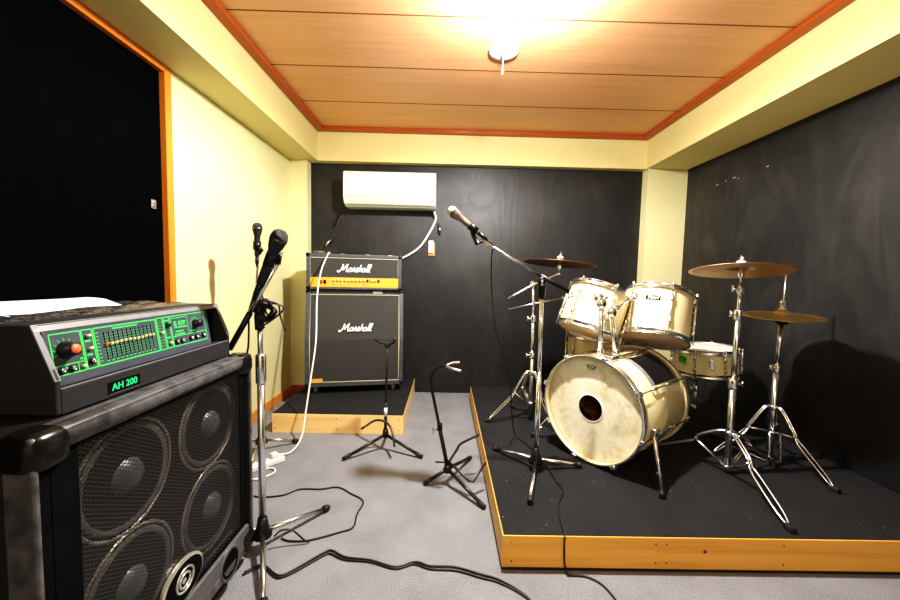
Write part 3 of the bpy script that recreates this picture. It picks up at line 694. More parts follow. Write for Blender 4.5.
for a in ((1.062, 1.072, 0.926), (1.062, 1.074, 0.919), (1.080, 1.110, 0.926), (1.080, 1.106, 0.919), (1.078, 1.112, 0.911), (1.062, 1.074, 0.912), (1.066, 1.096, 0.899), (0.735, 0.755, 0.871), (0.760, 0.772, 0.871), (0.80, 0.814, 0.918), (0.80, 0.812, 0.888), (0.783, 0.790, 0.884), (1.03, 1.043, 0.935), (1.03, 1.043, 0.887), (1.06, 1.10, 0.8905), (1.125, 1.15, 0.893)):
    line(a[0], a[2], a[1], a[2], 0.0018)
inkm.obj('panel_markings', M_GREEN, pan)
for i in range(12):
    y = 0.846+i*0.0122
    sl = MB(); a = PP(y, 0.868, 0.0004); c = PP(y, 0.931, 0.0004)
    sl.faces([a+V((0,-.0016,0)), a+V((0,.0016,0)), c+V((0,.0016,0)), c+V((0,-.0016,0))], [(0,1,2,3)])
    s_o = sl.obj('slider', M_BAFFLE, pan)
    z = 0.9045-0.001*math.sin(i*1.1)
    kb = MB(); kb.box((-0.0021, -0.0030, 0.0), (0.0021, 0.0030, 0.007), bev=0.001)
    kb.xf(basis(PP(y, z, 0.0004), (0,1,0), pdn, pn_)).obj('slider_cap', M_REDCAP if i == 0 else M_CREAM_KNOB, s_o)
def pknob(y, z, r, h, m, name='knob'):
    return MB().lathe([(r*1.25, 0), (r*1.2, h*0.25), (r, h*0.4), (r*0.9, h), (0, h)], PP(y, z, 0.0005), pn_, 24).obj(name, m, pan)
kk = pknob(0.758, 0.908, 0.0150, 0.022, M_PLASTIC)
MB().lathe([(0.0098, 0), (0.0095, 0.002), (0, 0.0025)], PP(0.758, 0.908, 0.0225), pn_, 24).obj('knob_cap', M_REDCAP, kk)
kk = pknob(1.150, 0.912, 0.011, 0.020, M_PLASTIC)
kk2 = pknob(1.037, 0.922, 0.0065, 0.008, M_PLASTIC)
for (y, z) in ((0.808, 0.930), (0.808, 0.902), (0.786, 0.868), (1.0125, 0.905), (1.037, 0.872)):
    MB().box((-0.0036, -0.0026, 0), (0.0036, 0.0026, 0.007), bev=0.0012).xf(basis(PP(y, z, 0.0003), (0,1,0), pdn, pn_)).obj('push_button', M_CREAM_KNOB, pan)
for (y, z) in ((0.742, 0.868), (0.764, 0.868), (0.808, 0.874), (1.063, 0.871), (1.085, 0.871), (1.122, 0.872), (1.147, 0.872), (1.178, 0.873)):
    MB().lathe([(0.0075, 0), (0.0072, 0.004), (0.0062, 0.005), (0.0040, 0.0052), (0.0032, 0.002), (0, 0.0018)], PP(y, z, 0.0005), pn_, 18).obj('jack_socket', M_PLASTIC, pan)
    MB().lathe([(0.0042, 0.0045), (0.0040, 0.0065), (0.0024, 0.0066), (0.0022, 0.004)], PP(y, z, 0.0005), pn_, 16).obj('jack_ring', M_CHROME, pan)
# name badge on the base
bd_ = MB().box((HX0-0.001, 0.820, 0.793), (HX0+0.0015, 0.905, 0.820)).obj('name_badge', M_BAFFLE, bh)
text_mesh('AH 200', 0.0215, basis((HX0+0.0022, 0.862, 0.8065), (0,1,0), (0,0,1), (1,0,0)), 0.0003, bold=0.0006).obj('badge_lettering', M_GREEN_DIM, bd_)
ul = MB().box((HX0-0.0005, 0.822, 0.7915), (HX0+0.0012, 0.903, 0.7925)).obj('badge_edge', M_AMP_LIGHT, bd_)
ft = 0.0
for (x, y) in ((HX0-0.04, hy0+0.04), (HX0-0.04, hy1-0.04), (XB+0.04, hy0+0.04), (XB+0.04, hy1-0.04)):
    MB().box((x-0.01, y-0.01, CZ1-0.001), (x+0.01, y+0.01, ZB0+0.001)).obj('foot', M_RUBBER, bh)

# crumpled black bag and sheet of paper on the head
def crumple(name, x0, x1, y0, y1, z, amp, m, nx=26, ny=30, seed=1, edge=0.1, skew=0.0):
    rnd = random.Random(seed); ph = [rnd.uniform(0, 6) for _ in range(12)]
    bm = MB(); g = []
    for i in range(nx+1):
        row = []
        for j in range(ny+1):
            u, v_ = i/nx, j/ny
            hgt = sum(abs(math.sin((3+k*2.3)*u*2+ph[k]+(2+k*1.7)*v_*2+math.sin(v_*5+ph[k]))) / (1+k*0.5) for k in range(6))/3.2
            fall = min(1, min(u, 1-u)/edge, min(v_, 1-v_)/edge)
            row.append(bm.bm.verts.new((x0+(x1-x0)*u+skew*v_, y0+(y1-y0)*v_, z+0.0005+amp*hgt*fall)))
        g.append(row)
    for i in range(nx):
        for j in range(ny): f = bm.bm.faces.new((g[i][j], g[i+1][j], g[i+1][j+1], g[i][j+1])); f.smooth = m is M_PAPER
    return bm
o = crumple('bag', XB+0.01, XB+0.28, hy0+0.01, hy1-0.02, ZT0, 0.015, M_SHINY_BAG, seed=3).obj('plastic_bag', M_SHINY_BAG)
tag(o, 'crumpled shiny black plastic bag lying flat on the bass amplifier head', 'bag')
pg = MB()
Nn = 14; top = []
P0, P1, P2, P3 = V((-1.137, 0.775, 0)), V((-0.885, 0.765, 0)), V((-0.905, 1.05, 0)), V((-1.135, 1.16, 0))
for i in range(Nn+1):
    top.append([pg.bm.verts.new(((P0*(1-i/Nn)+P1*i/Nn)*(1-j/Nn)+(P3*(1-i/Nn)+P2*i/Nn)*j/Nn)+V((0,0,ZT0+0.0235-0.019*max(0, (i/Nn-0.5)/0.5)+0.001*math.sin(i*0.6+j*0.4)))) for j in range(Nn+1)])
for i in range(Nn):
    for j in range(Nn): f = pg.bm.faces.new((top[i][j], top[i+1][j], top[i+1][j+1], top[i][j+1])); f.smooth = True
tag(pg.obj('paper_sheet', M_PAPER), 'bright white sheet of paper lying over the black bag on the bass amplifier head', 'paper')

# ------------------------------------------------------------------ drums
def lug_set(t, c, n, R, L, angs, ref, wing=0.012, name='lug'):
    e1, e2 = frame(n, ref); c = V(c); n = V(n).normalized()
    for a in angs:
        d = e1*math.cos(a)+e2*math.sin(a)
        m = MB()
        base = c+d*(R+0.001)
        m.tube([base+n*(L*0.2)+d*(wing-0.003), base+n*(L*0.8)+d*(wing-0.003)], 0.0035, 6)
        for h0, h1 in ((0.2, 0.36), (0.64, 0.8)):
            m.tube([base+n*(L*h0)+d*0.003, base+n*(L*(h0+0.03))+d*wing, base+n*(L*(h1-0.03))+d*wing, base+n*(L*h1)+d*0.003], 0.007, 8)
        lo = m.obj(name, M_CHROME, t)
        MB().tube([base+n*(-0.004)+d*(wing+0.001), base+n*(L+0.004)+d*(wing+0.001)], 0.0028, 6).obj('tension_rod', M_CHROME_DULL, lo)
        k = MB()
        k.box((-0.006,-0.006,-0.006), (0.006,0.006,0.008), bev=0.002)
        k.xf(basis(base+n*(L+0.006)+d*(wing+0.001), e1, e2, n)).obj('rod_ear', M_CHROME, lo)

def drum(name, label, cat, c, n, R, L, angs, ref, top, bottom, group=None):
    c = V(c); n = V(n).normalized()
    t = thing(name, tuple(c), label, cat, group)
    MB().lathe([(R-0.012, 0.006), (R-0.006, 0.0), (R-0.006, 0.008), (R-0.005, 0.012), (R-0.005, L-0.012), (R-0.006, L-0.008), (R-0.006, L), (R-0.012, L-0.006)], c, n, 64, ref=ref).obj('shell', M_SHELL, t)
    for h, s, nm in ((0, 1, 'bottom_hoop'), (L, -1, 'top_hoop')):
        MB().lathe([(R-0.004, h-0.007*s), (R+0.002, h-0.007*s), (R+0.003, h-0.005*s), (R-0.001, h-0.001*s), (R, h+0.014*s), (R+0.007, h+0.018*s), (R+0.006, h+0.021*s), (R-0.003, h+0.018*s)], c, n, 64, closed=True, ref=ref).obj(nm, M_CHROME, t)
    MB().lathe([(R-0.006, L-0.001), (R-0.012, L+0.001), (0, L+0.001)], c, n, 64).obj('top_head', top, t)
    MB().lathe([(R-0.006, 0.001), (R-0.012, -0.001), (0, -0.001)], c, n, 64).obj('bottom_head', bottom, t)
    lug_set(t, c, n, R-0.004, L, angs, ref)
    return t
toC1 = V((-0.77, -1.96, 0.3)); toC2 = V((-1.13, -1.96, 0.3)); toC3 = V((-1.69, -2.34, 0.3))
def A(*d): return [math.radians(x) for x in d]
c1, n1, R1, L1 = V((0.812, 2.066, 0.778)), V((0.349, 0.18, 0.92)).normalized(), 0.169, 0.258
# angle grows to the viewer's right: frame e2 = n x e1
tom1 = drum('rack_tom', 'smaller cream rack tom tilted back, left of the other tom over the bass drum', 'drum', c1, n1, R1, L1, A(-37-60, -37, 23, 83, 143, 203), toC1, M_HEAD_WHITE, M_HEAD_CLEAR)
c2, n2, R2_, L2 = V((1.160, 2.006, 0.749)), V((0.24, 0.30, 0.925)).normalized(), 0.177, 0.272
tom2 = drum('rack_tom', 'larger cream rack tom with black name badge, right of the other tom', 'drum', c2, n2, R2_, L2, A(-43-60, -43, 20, 83, 140, 200), toC2, M_HEAD_WHITE, M_HEAD_CLEAR)
def badge(t, c, n, R, L, ang, hfrac, w, h, txt, size, ref):
    e1, e2 = frame(n, ref); n = V(n).normalized()
    m = MB(); N = 8; vs = []
    for k in range(N+1):
        a = ang+(k/N-0.5)*w/R
        d = e1*math.cos(a)+e2*math.sin(a)
        vs += [V(c)+d*(R-0.0035)+n*(L*hfrac-h/2), V(c)+d*(R-0.0035)+n*(L*hfrac+h/2)]
    m.faces(vs, [(2*k, 2*k+2, 2*k+3, 2*k+1) for k in range(N)])
    o = m.obj('name_badge', M_BAFFLE, t)
    d = e1*math.cos(ang)+e2*math.sin(ang); x = n.cross(d)
    tm = text_mesh(txt, size, Matrix.Identity(4), 0.0003, 0.25, 0.0006)
    for v in tm.bm.verts:
        a = ang + v.co.x/R; dd = e1*math.cos(a)+e2*math.sin(a)
        v.co = V(c)+dd*(R-0.0028+v.co.z)+n*(L*hfrac+v.co.y)
    tm.obj('badge_lettering', M_LOGO, o)
    return o
badge(tom2, c2, n2, R2_, L2, math.radians(-8), 0.70, 0.072, 0.026, 'Pearl', 0.026, toC2)
badge(tom1, c1, n1, R1, L1, math.radians(-62), 0.62, 0.060, 0.026, 'Pearl', 0.022, toC1)

# snare drum
c3, n3 = V((1.705, 2.342, 0.497)), V((-0.05, 0.01, 1)).normalized()
sn = drum('snare_drum', 'shallow cream snare drum with a green tape square on its side', 'drum', c3, n3, 0.188, 0.158, A(-105, -60, -13, 33, 78, 123, 168, 213), toC3, M_HEAD_WHITE, M_HEAD_WHITE)
e1, e2 = frame(n3, toC3)
ang_ = math.radians(-38); m = MB(); vs = []
for k in range(7):
    a = ang_+(k/6-0.5)*0.058/0.182; d = e1*math.cos(a)+e2*math.sin(a); dz = -0.010*(k/6-0.5)
    vs += [c3+d*0.1855+n3*(0.068+dz), c3+d*0.1855+n3*(0.120+dz)]
m.faces(vs, [(2*k, 2*k+2, 2*k+3, 2*k+1) for k in range(6)])
tape = m.obj('green_tape', M_STICKER, sn)
tm = text_mesh('CY', 0.036, Matrix.Identity(4), 0.0002, 0.1, 0.001)
for v in tm.bm.verts:
    a = ang_+v.co.x/0.182; d = e1*math.cos(a)+e2*math.sin(a); v.co = c3+d*(0.1860+v.co.z)+n3*(0.094+v.co.y-0.17*v.co.x)
tm.obj('tape_lettering', M_INK, tape)
a = math.radians(12); d = e1*math.cos(a)+e2*math.sin(a); q = c3+d*0.187
st_ = MB(); st_.box((-0.012, -0.034, 0), (0.012, 0.034, 0.012), bev=0.004); st_.xf(basis(q+n3*0.085, n3.cross(d), n3, d)).obj('snare_strainer', M_CHROME, sn)

# floor tom
c4 = V((1.185, 2.86, 0.245))
fl = drum('floor_tom', 'deep cream floor tom standing behind the rack toms near the back wall', 'drum', c4, (0,0,1), 0.203, 0.40, A(0, 45, 90, 135, 180, 225, 270, 315), (-1.15, -2.8, 0), M_HEAD_WHITE, M_HEAD_WHITE)
for k in range(3):
    a = math.radians(40+120*k); d = V((math.cos(a), math.sin(a), 0)); b0 = c4+d*0.212
    l = MB().tube([b0+V((0,0,0.26)), b0+V((0,0,0.02)), b0+d*0.02+V((0,0,-0.03)), V((b0.x, b0.y, hp+0.02))+d*0.02], 0.0055, 8).obj('leg', M_CHROME, fl)
    MB().lathe([(0, 0), (0.013, 0), (0.013, 0.02), (0.008, 0.03), (0, 0.03)], V((b0.x, b0.y, hp))+d*0.02, (0,0,1), 12).obj('rubber_foot', M_RUBBER, l)
    MB().box((-0.015, -0.01, 0.16), (0.015, 0.016, 0.21), Matrix.Translation(c4+d*0.206) @ Matrix.Rotation(a-PI/2, 4, 'Z'), bev=0.003).obj('leg_bracket', M_CHROME, fl)

# bass drum
c5, n5 = V((0.742, 1.818, 0.4165)), V((0.808, 0.589, 0.012)).normalized()
R5, L5 = 0.268, 0.495
Rh = 0.2795
bd = thing('bass_drum', (0.92, 1.95, hp), 'big cream bass drum with a worn front head and round port hole', 'drum')
UP = V((0,0,1)); e1, e2 = frame(n5, UP)      # e2 = n x up
e2r = -e2 if e2.dot(V((1,-1,0))) < 0 else e2  # to the right seen from the front
def bdir(deg): a = math.radians(deg); return e1*math.cos(a)+e2r*math.sin(a)
MB().lathe([(R5-0.01, 0.035), (R5, 0.03), (R5, L5-0.03), (R5-0.01, L5-0.035)], c5, n5, 96).obj('shell', M_SHELL, bd)
for nm, h0, h1 in (('front_hoop', 0.0, 0.038), ('rear_hoop', L5-0.038, L5)):
    ho = MB().lathe([(Rh-0.012, h0), (Rh-0.002, h0), (Rh, h0+0.003), (Rh, h1-0.003), (Rh-0.002, h1), (Rh-0.012, h1)], c5, n5, 96, closed=True).obj(nm, M_HOOP, bd)
    MB().lathe([(Rh+0.0006, (h0+h1)/2-0.007), (Rh+0.0014, (h0+h1)/2), (Rh+0.0006, (h0+h1)/2+0.007)], c5, n5, 96).obj('hoop_inlay', M_CHROME_DULL, ho)
# chrome rim and head with port hole
MB().lathe([(Rh-0.0125, 0.004), (Rh-0.010, -0.002), (Rh-0.003, -0.002), (Rh+0.001, 0.002), (Rh+0.0008, 0.009)], c5, n5, 96).obj('front_rim', M_CHROME, bd)
def head_with_hole(rad, h, hole_c, hole_r, m, name, parent):
    mb = MB(); N = 72; rings = []
    for f in range(9):
        t = f/8; row = []
        for k in range(N):
            a = 2*PI*k/N; o_ = (e1*math.cos(a)+e2r*math.sin(a))
            row.append(mb.bm.verts.new(c5+n5*h+(hole_c+o_*hole_r)*(1-t)+o_*rad*t))
        rings.append(row)
    for f in range(8):
        for k in range(N): q = mb.bm.faces.new((rings[f][k], rings[f][(k+1)%N], rings[f+1][(k+1)%N], rings[f+1][k])); q.smooth = True
    return mb.obj(name, m, parent)
hc = e1*(-0.003)+e2r*(-0.010)
fh = head_with_hole(Rh-0.0125, 0.033, hc, 0.068, M_HEADSKIN, 'front_head', bd)
rim = MB(); rim.lathe([(0.066, -0.001), (0.069, -0.002), (0.073, -0.001), (0.073, 0.001)], c5+n5*0.032+hc, n5, 48).obj('port_ring', M_HEAD_WHITE, fh)
MB().lathe([(R5-0.004, L5-0.012), (0, L5-0.012)], c5, n5, 64).obj('rear_head', M_HEAD_WHITE, bd)
# small crown mark printed at the top of the head
mk = MB(); Mk = basis(c5+n5*0.0315+e1*0.213+e2r*(-0.012), e2r, e1, -n5)
for pts in ([(-0.030, 0.010), (-0.018, 0.0), (-0.012, 0.012), (0, 0.004), (0.012, 0.012), (0.018, 0.0), (0.030, 0.010)], [(-0.026, 0.002), (-0.012, -0.008), (0, -0.003), (0.012, -0.008), (0.026, 0.002)], [(-0.012, -0.010), (0, -0.016), (0.012, -0.010)]):
    mk.tube([Mk @ V((x, y, 0.0008)) for x, y in pts], 0.0018, 5)
mk.obj('head_mark', M_DARKROD, fh)
# cloth stuffed inside the drum
bl = MB(); 
rnd = random.Random(5); Nb = 36; g = []
for i in range(Nb+1):
    row = []
    for j in range(Nb+1):
        x = (i/Nb-0.5)*0.34; y = (j/Nb-0.5)*0.34
        hgt = 0.12+0.022*math.sin(14*x+9*math.sin(20*y))+0.018*math.sin(38*y+6*math.sin(26*x))
        row.append(bl.bm.verts.new(c5+hc+e1*y+e2r*x+n5*hgt))
    g.append(row)
for i in range(Nb):
    for j in range(Nb): f = bl.bm.faces.new((g[i][j], g[i+1][j], g[i+1][j+1], g[i][j+1])); f.smooth = True
tag(bl.obj('blanket', M_BROWN), 'crumpled brown cloth inside the bass drum seen through its port hole', 'blanket')
for k, dg in enumerate(range(15, 375, 45)):
    d = bdir(dg)
    m = MB(); b0 = c5+d*(R5+0.002)
    m.tube([b0+n5*L5*0.30+d*0.009, b0+n5*L5*0.70+d*0.009], 0.0035, 6)
    for h0, h1 in ((0.30, 0.40), (0.60, 0.70)):
        m.tube([b0+n5*L5*h0, b0+n5*L5*(h0+0.02)+d*0.012, b0+n5*L5*(h1-0.02)+d*0.012, b0+n5*L5*h1], 0.007, 8)
    lg = m.obj('lug', M_CHROME, bd)
    MB().tube([c5+d*(Rh+0.006)+n5*-0.006, b0+n5*L5*0.32+d*0.013, b0+n5*L5*0.68+d*0.013, c5+d*(Rh+0.006)+n5*(L5+0.006)], 0.0032, 6).obj('tension_rod', M_DARKROD, lg)
    for h, s_ in ((0.0, 1), (L5, -1)):
        cl = MB(); cl.box((-0.013, -0.006, -0.004), (0.013, 0.012, 0.030), bev=0.003)
        t_dir = n5.cross(d)
        cl.xf(basis(c5+d*(Rh+0.001)+n5*(h-0.004*s_), t_dir*s_, d, n5*s_)).obj('claw_hook', M_CHROME, lg)
# black patch with grey border on the upper side of the shell
def patch(a0, a1, h0, h1, m, off, name):
    mb = MB(); N = 14; vs = []
    for k in range(N+1):
        d = bdir(a0+(a1-a0)*k/N); vs += [c5+d*(R5+off)+n5*h0, c5+d*(R5+off)+n5*h1]
    mb.faces(vs, [(2*k, 2*k+2, 2*k+3, 2*k+1) for k in range(N)], True); return mb.obj(name, m, bd)
patch(19, 57, 0.175, 0.215, mat('grey_foil', (0.28, 0.27, 0.26), 0.35), 0.0012, 'patch_border')
patch(19, 57, 0.210, 0.435, mat('black_sheet', (0.010, 0.009, 0.009), 0.5), 0.0016, 'patch')
# spurs
for dg, foot in ((100, V((0.966, 1.529, hp))), (-112, V((0.54, 2.12, hp)))):
    d = bdir(dg); b0 = c5+n5*0.10+d*(R5+0.012)
    sp = MB().tube([b0+V((0,0,0.01)), foot+V((0,0,0.02))], [0.010, 0.0065], 10).obj('leg', M_CHROME, bd)
    mid = b0.lerp(foot, 0.62)
    MB().tube([mid, mid+(foot-mid)*0.12], 0.0115, 10).obj('memory_lock', M_CHROME_DULL, sp)
    MB().lathe([(0, 0), (0.012, 0), (0.013, 0.02), (0.008, 0.03), (0, 0.03)], foot, (0,0,1), 14).obj('rubber_foot', M_RUBBER, sp)
    bk = MB(); bk.box((-0.018, -0.026, -0.010), (0.018, 0.026, 0.016), bev=0.005); bk.xf(basis(b0, n5, n5.cross(d), d)); bk.ball(b0, 0.016)
    bk.obj('spur_bracket', M_CHROME, bd)
# tom holder: base plate, two tubes, two ball joints, arms to the toms
th = thing('tom_holder', (0.86, 1.87, 0.68), 'chrome double tom holder rising from the top of the bass drum', 'holder')
top0 = c5+n5*0.085+e2r*0.035+UP*(R5+0.002)
MB().box((-0.050, -0.034, -0.014), (0.050, 0.034, 0.012), basis(top0, n5.cross(UP), n5, UP), bev=0.006).obj('base_plate', M_CHROME, th)
sA, sB = V((0.800, 1.850, 0.69)), V((0.880, 1.845, 0.69))
jA, jB = V((0.790, 1.835, 0.958)), V((0.852, 1.850, 0.915))
t1n = (toC1-n1*toC1.dot(n1)).normalized(); t2v = V((-1, -0.3, 0.1)); t2n = (t2v-n2*t2v.dot(n2)).normalized()
for s_, j_, tgt in ((sA, jA, c1+n1*0.17+t1n*(R1-0.004)), (sB, jB, c2+n2*0.20+t2n*(R2_-0.004))):
    p_ = MB().tube([s_+V((0,0,-0.005)), j_+V((0,0,-0.02))], 0.0120, 14).obj('post', M_CHROME, th)
    MB().tube([s_, s_+V((0,0,0.035))], 0.018, 14).obj('collar', M_CHROME, p_)
    jm = MB(); jm.lathe([(0, -0.018), (0.022, -0.016), (0.027, 0), (0.022, 0.016), (0.012, 0.018), (0.012, 0.026), (0, 0.026)], j_, (-0.45, -0.9, 0), 20)
    jm.obj('tilt_joint', M_CHROME, p_)
    am = MB().tube([j_, tgt], 0.009, 10); am.obj('arm', M_CHROME, p_)
    wm = MB(); wm.tube([j_+V((-0.02, -0.02, 0.02)), j_+V((0.018, -0.03, 0.034))], 0.0055, 6); wm.obj('wing_nut', M_CHROME, p_)
for (t, c, n, R, tc) in ((tom1, c1, n1, R1, toC1), (tom2, c2, n2, R2_, V((-1, -0.3, 0.1)))):
    d = (tc-n*tc.dot(n)).normalized(); q = c+n*(0.17 if t is tom1 else 0.20)+d*(R-0.003)
    MB().lathe([(0.032, -0.006), (0.032, 0.002), (0.022, 0.012), (0.014, 0.018), (0, 0.018)], q, d, 24).obj('mount_bracket', M_CHROME, t)

# ------------------------------------------------------------------ cymbals
def cymbal(name, c, n, R, label, color, upside=1, bell=0.05):
    c = V(c); n = V(n).normalized(); b = R*0.24
    top = [(0.006, 0.0), (b*0.5, -0.004), (b*0.85, -0.014), (b, -0.021)] + [(b+(R-b)*k/10, -0.021-0.013*(k/10)**1.6) for k in range(1, 11)]
    prof = top + [(r, h-0.0014) for r, h in top[::-1]]
    t = thing(name, tuple(c), label, 'cymbal')
    MB().lathe(prof, c+n*0.02, n, 72, closed=True).obj('plate', cymbal_mat(name+'_bronze', color, c, n), t, origin=c)
    return t
BR = (0.80, 0.56, 0.30)
cyR = cymbal('crash_cymbal', (1.428, 1.76, 1.150), (0.062, 0.141, 0.988), 0.214, 'large bronze cymbal on the front right stand casting a round wall shadow', BR)
cyL = cymbal('crash_cymbal', (0.728, 2.35, 1.188), (0.085, 0.05, 0.99), 0.226, 'dark bronze cymbal left of the toms on its boom stand', (0.42, 0.22, 0.10))
hhc, hhn = V((1.755, 1.875, 0.925)), V((-0.039, -0.066, 0.997)).normalized()
hh1 = cymbal('hi_hat_cymbal', hhc, hhn, 0.166, 'upper hi-hat cymbal of the closed pair by the right wall', (0.90, 0.70, 0.32))
t = thing('hi_hat_cymbal', tuple(hhc-hhn*0.02), 'lower hi-hat cymbal of the closed pair under its twin', 'cymbal')
R = 0.166; b = R*0.24
prof = [(0.008, -0.026), (b*0.6, -0.024), (b, -0.010)]+[(b+(R-b)*k/8, -0.010+0.008*(k/8)) for k in range(1, 9)]
prof = prof+[(r, h-0.0014) for r, h in prof[::-1]]
MB().lathe(prof, hhc-hhn*0.014, hhn, 72, closed=True).obj('plate', cymbal_mat('hi_hat_lower_bronze', (0.6, 0.46, 0.2), hhc, hhn), t, origin=tuple(hhc-hhn*0.02))

# ------------------------------------------------------------------ cymbal stands with double braced legs
def braced_leg(t, c, az, length, ztop, zbase, zfl=hp, w=0.012, kink=0.42):
    c = V(c); d = V((math.cos(az), math.sin(az), 0)); s_ = V((-d.y, d.x, 0))
    top = c+V((0,0,ztop)); foot = V((c.x, c.y, zfl+0.014))+d*length
    def P(f, zz): return V((c.x, c.y, zz))+d*(length*f)
    H0 = c.z+ztop; zk_ = zfl+0.014+(H0-zfl)*0.52
    m = MB()
    for sg in (-1, 1):
        o_ = s_*w*sg
        pts = [P(0.05, H0)+o_*0.4, P(0.16, H0-0.012)+o_*0.6, P(kink-0.05, zk_+0.03)+o_*0.55, P(kink, zk_)+o_*0.5, P(kink+0.10, zk_-(zk_-zfl-0.014)*0.2)+o_*1.1, P(0.86, zfl+0.014+(zk_-zfl)*0.22)+o_*1.1, foot+o_*0.2]
        m.tube(smooth_path(pts, 5), 0.0050, 8)
    lg = m.obj('leg', M_CHROME, t)
    MB().tube([P(kink-0.02, zk_+0.01)-s_*(w+0.006), P(kink-0.02, zk_+0.01)+s_*(w+0.006)], 0.006, 8).obj('leg_rivet', M_CHROME_DULL, lg)
    br = MB()
    for sg in (-1, 1): br.tube([V((c.x, c.y, zbase))+d*0.016+s_*0.006*sg, P(kink-0.02, zk_+0.005)+s_*0.006*sg], 0.0036, 6)
    br.obj('brace', M_CHROME_DULL, lg)
    MB().box((-0.020, -0.012, -0.014), (0.022, 0.012, 0.010), Matrix.Translation(foot) @ Matrix.Rotation(az, 4, 'Z'), bev=0.005).obj('rubber_foot', M_RUBBER, lg)
def wing(t, p, d, parent=None):
    p = V(p); d = V(d).normalized(); s_ = d.cross(V((0,0,1))).normalized() if abs(d.z) < 0.9 else V((1,0,0))
    m = MB(); m.tube([p, p+d*0.028], 0.005, 8); m.tube([p+d*0.028-V((0,0,0.014)), p+d*0.024, p+d*0.028+V((0,0,0.014))], [0.006, 0.004, 0.006], 8)
    m.obj('wing_nut', M_CHROME, parent or t)
def collar(t, p, r=0.019, h=0.035, m=None):
    return MB().lathe([(0, -h/2), (r*0.9, -h/2), (r, -h/2+0.004), (r, h/2-0.004), (r*0.9, h/2), (0, h/2)], p, (0,0,1), 18).obj('collar', m or M_CHROME, t)
def cymbal_top(t, p0, c, n, m=M_CHROME):
    n = V(n).normalized(); c = V(c); base = c-n*0.075
    MB().tube([base, c+n*0.065], 0.0045, 8).obj('tilter_rod', m, t)
    MB().lathe([(0.010, -0.045), (0.014, -0.04), (0.014, -0.012), (0.010, -0.006)], c, n, 14).obj('cup_washer', m, t)
    MB().lathe([(0, 0.021), (0.019, 0.021), (0.019, 0.034), (0, 0.034)], c, n, 18).obj('felt', M_WHITE, t)
    e1_, e2_ = frame(n); q = c+n*0.045
    MB().tube([q-e2_*0.016+n*0.006, q, q+e2_*0.016+n*0.006], [0.006, 0.008, 0.006], 8).obj('wing_nut', m, t)
    return base

# right front stand
pc = V((1.418, 1.745, 0))
rs = thing('cymbal_stand', (pc.x, pc.y, hp), 'chrome straight cymbal stand at the front right of the drum kit', 'stand')
base = cymbal_top(rs, None, (1.428, 1.76, 1.150), (0.062, 0.141, 0.988))
MB().tube([pc+V((0,0,hp+0.02)), pc+V((0,0,0.60))], 0.0150, 16).obj('lower_tube', M_CHROME, rs)
MB().tube([pc+V((0,0,0.58)), pc+V((0,0,0.935))], 0.0118, 16).obj('middle_tube', M_CHROME, rs)
MB().tube([pc+V((0,0,0.92)), pc+V((0,0,1.035))], 0.0085, 14).obj('upper_tube', M_CHROME, rs)
collar(rs, pc+V((0,0,0.585)), 0.022, 0.05); collar(rs, pc+V((0,0,0.925)), 0.018, 0.05); wing(rs, pc+V((-0.012, 0, 0.93)), (-1, -0.1, 0)); wing(rs, pc+V((0.015, 0, 0.585)), (1, -0.3, 0))
jm = MB(); jm.tube([pc+V((0,0,1.03)), base], 0.009, 10); jm.lathe([(0, -0.014), (0.015, -0.013), (0.016, 0), (0.015, 0.013), (0, 0.014)], (pc+V((0,0,1.04))), (1, 0.2, 0), 16); jm.obj('tilt_joint', M_CHROME, rs)
wing(rs, pc+V((-0.012, 0, 1.045)), (-1, -0.1, 0.3))
collar(rs, pc+V((0,0,0.335)), 0.021, 0.028); collar(rs, pc+V((0,0,0.165)), 0.019, 0.02)
braced_leg(rs, pc, math.radians(-100.5), 0.42, 0.345, 0.168)
braced_leg(rs, pc, math.radians(133), 0.34, 0.345, 0.168)
braced_leg(rs, pc, math.radians(14), 0.33, 0.345, 0.168)

# hi-hat stand
hc_ = V((1.742, 1.868, 0))
hs_ = thing('hi_hat_stand', (hc_.x, hc_.y, hp), 'chrome hi-hat stand with pedal by the right wall', 'stand')
MB().tube([hc_+V((0,0,hp+0.03)), hc_+V((0,0,0.64))], 0.0135, 16).obj('lower_tube', M_CHROME, hs_)
MB().tube([hc_+V((0,0,0.63)), hc_+V((0.006,0,0.875))], 0.0105, 16).obj('middle_tube', M_CHROME, hs_)
MB().tube([hc_+V((0.006,0,0.87)), hc_+V((0.02,0.01,1.155))], 0.0038, 8).obj('pull_rod', M_CHROME, hs_)
collar(hs_, hc_+V((0,0,0.635)), 0.019, 0.04); wing(hs_, hc_+V((-0.012, 0, 0.64)), (-1, -0.2, 0.1)); collar(hs_, hc_+V((0,0,0.428)), 0.019, 0.025)
MB().lathe([(0, -0.012), (0.022, -0.012), (0.030, 0.0), (0.030, 0.012), (0, 0.012)], hc_+V((0.007, 0, 0.882)), (0,0,1), 20).obj('hi_hat_seat', M_PLASTIC, hs_)
MB().lathe([(0, -0.002), (0.018, -0.002), (0.018, 0.006), (0.009, 0.01), (0.009, 0.05), (0, 0.05)], hhc+hhn*0.022, hhn, 16).obj('clutch', M_CHROME, hs_)
wing(hs_, hhc+hhn*0.055, (-1, -0.5, 0))
braced_leg(hs_, hc_, math.radians(-77), 0.275, 0.435, 0.30)
braced_leg(hs_, hc_, math.radians(165), 0.26, 0.435, 0.30)
braced_leg(hs_, hc_, math.radians(40), 0.27, 0.435, 0.30)
fp = MB(); D_ = V((-0.28, 0.96, 0)).normalized(); S_ = V((D_.y, -D_.x, 0))
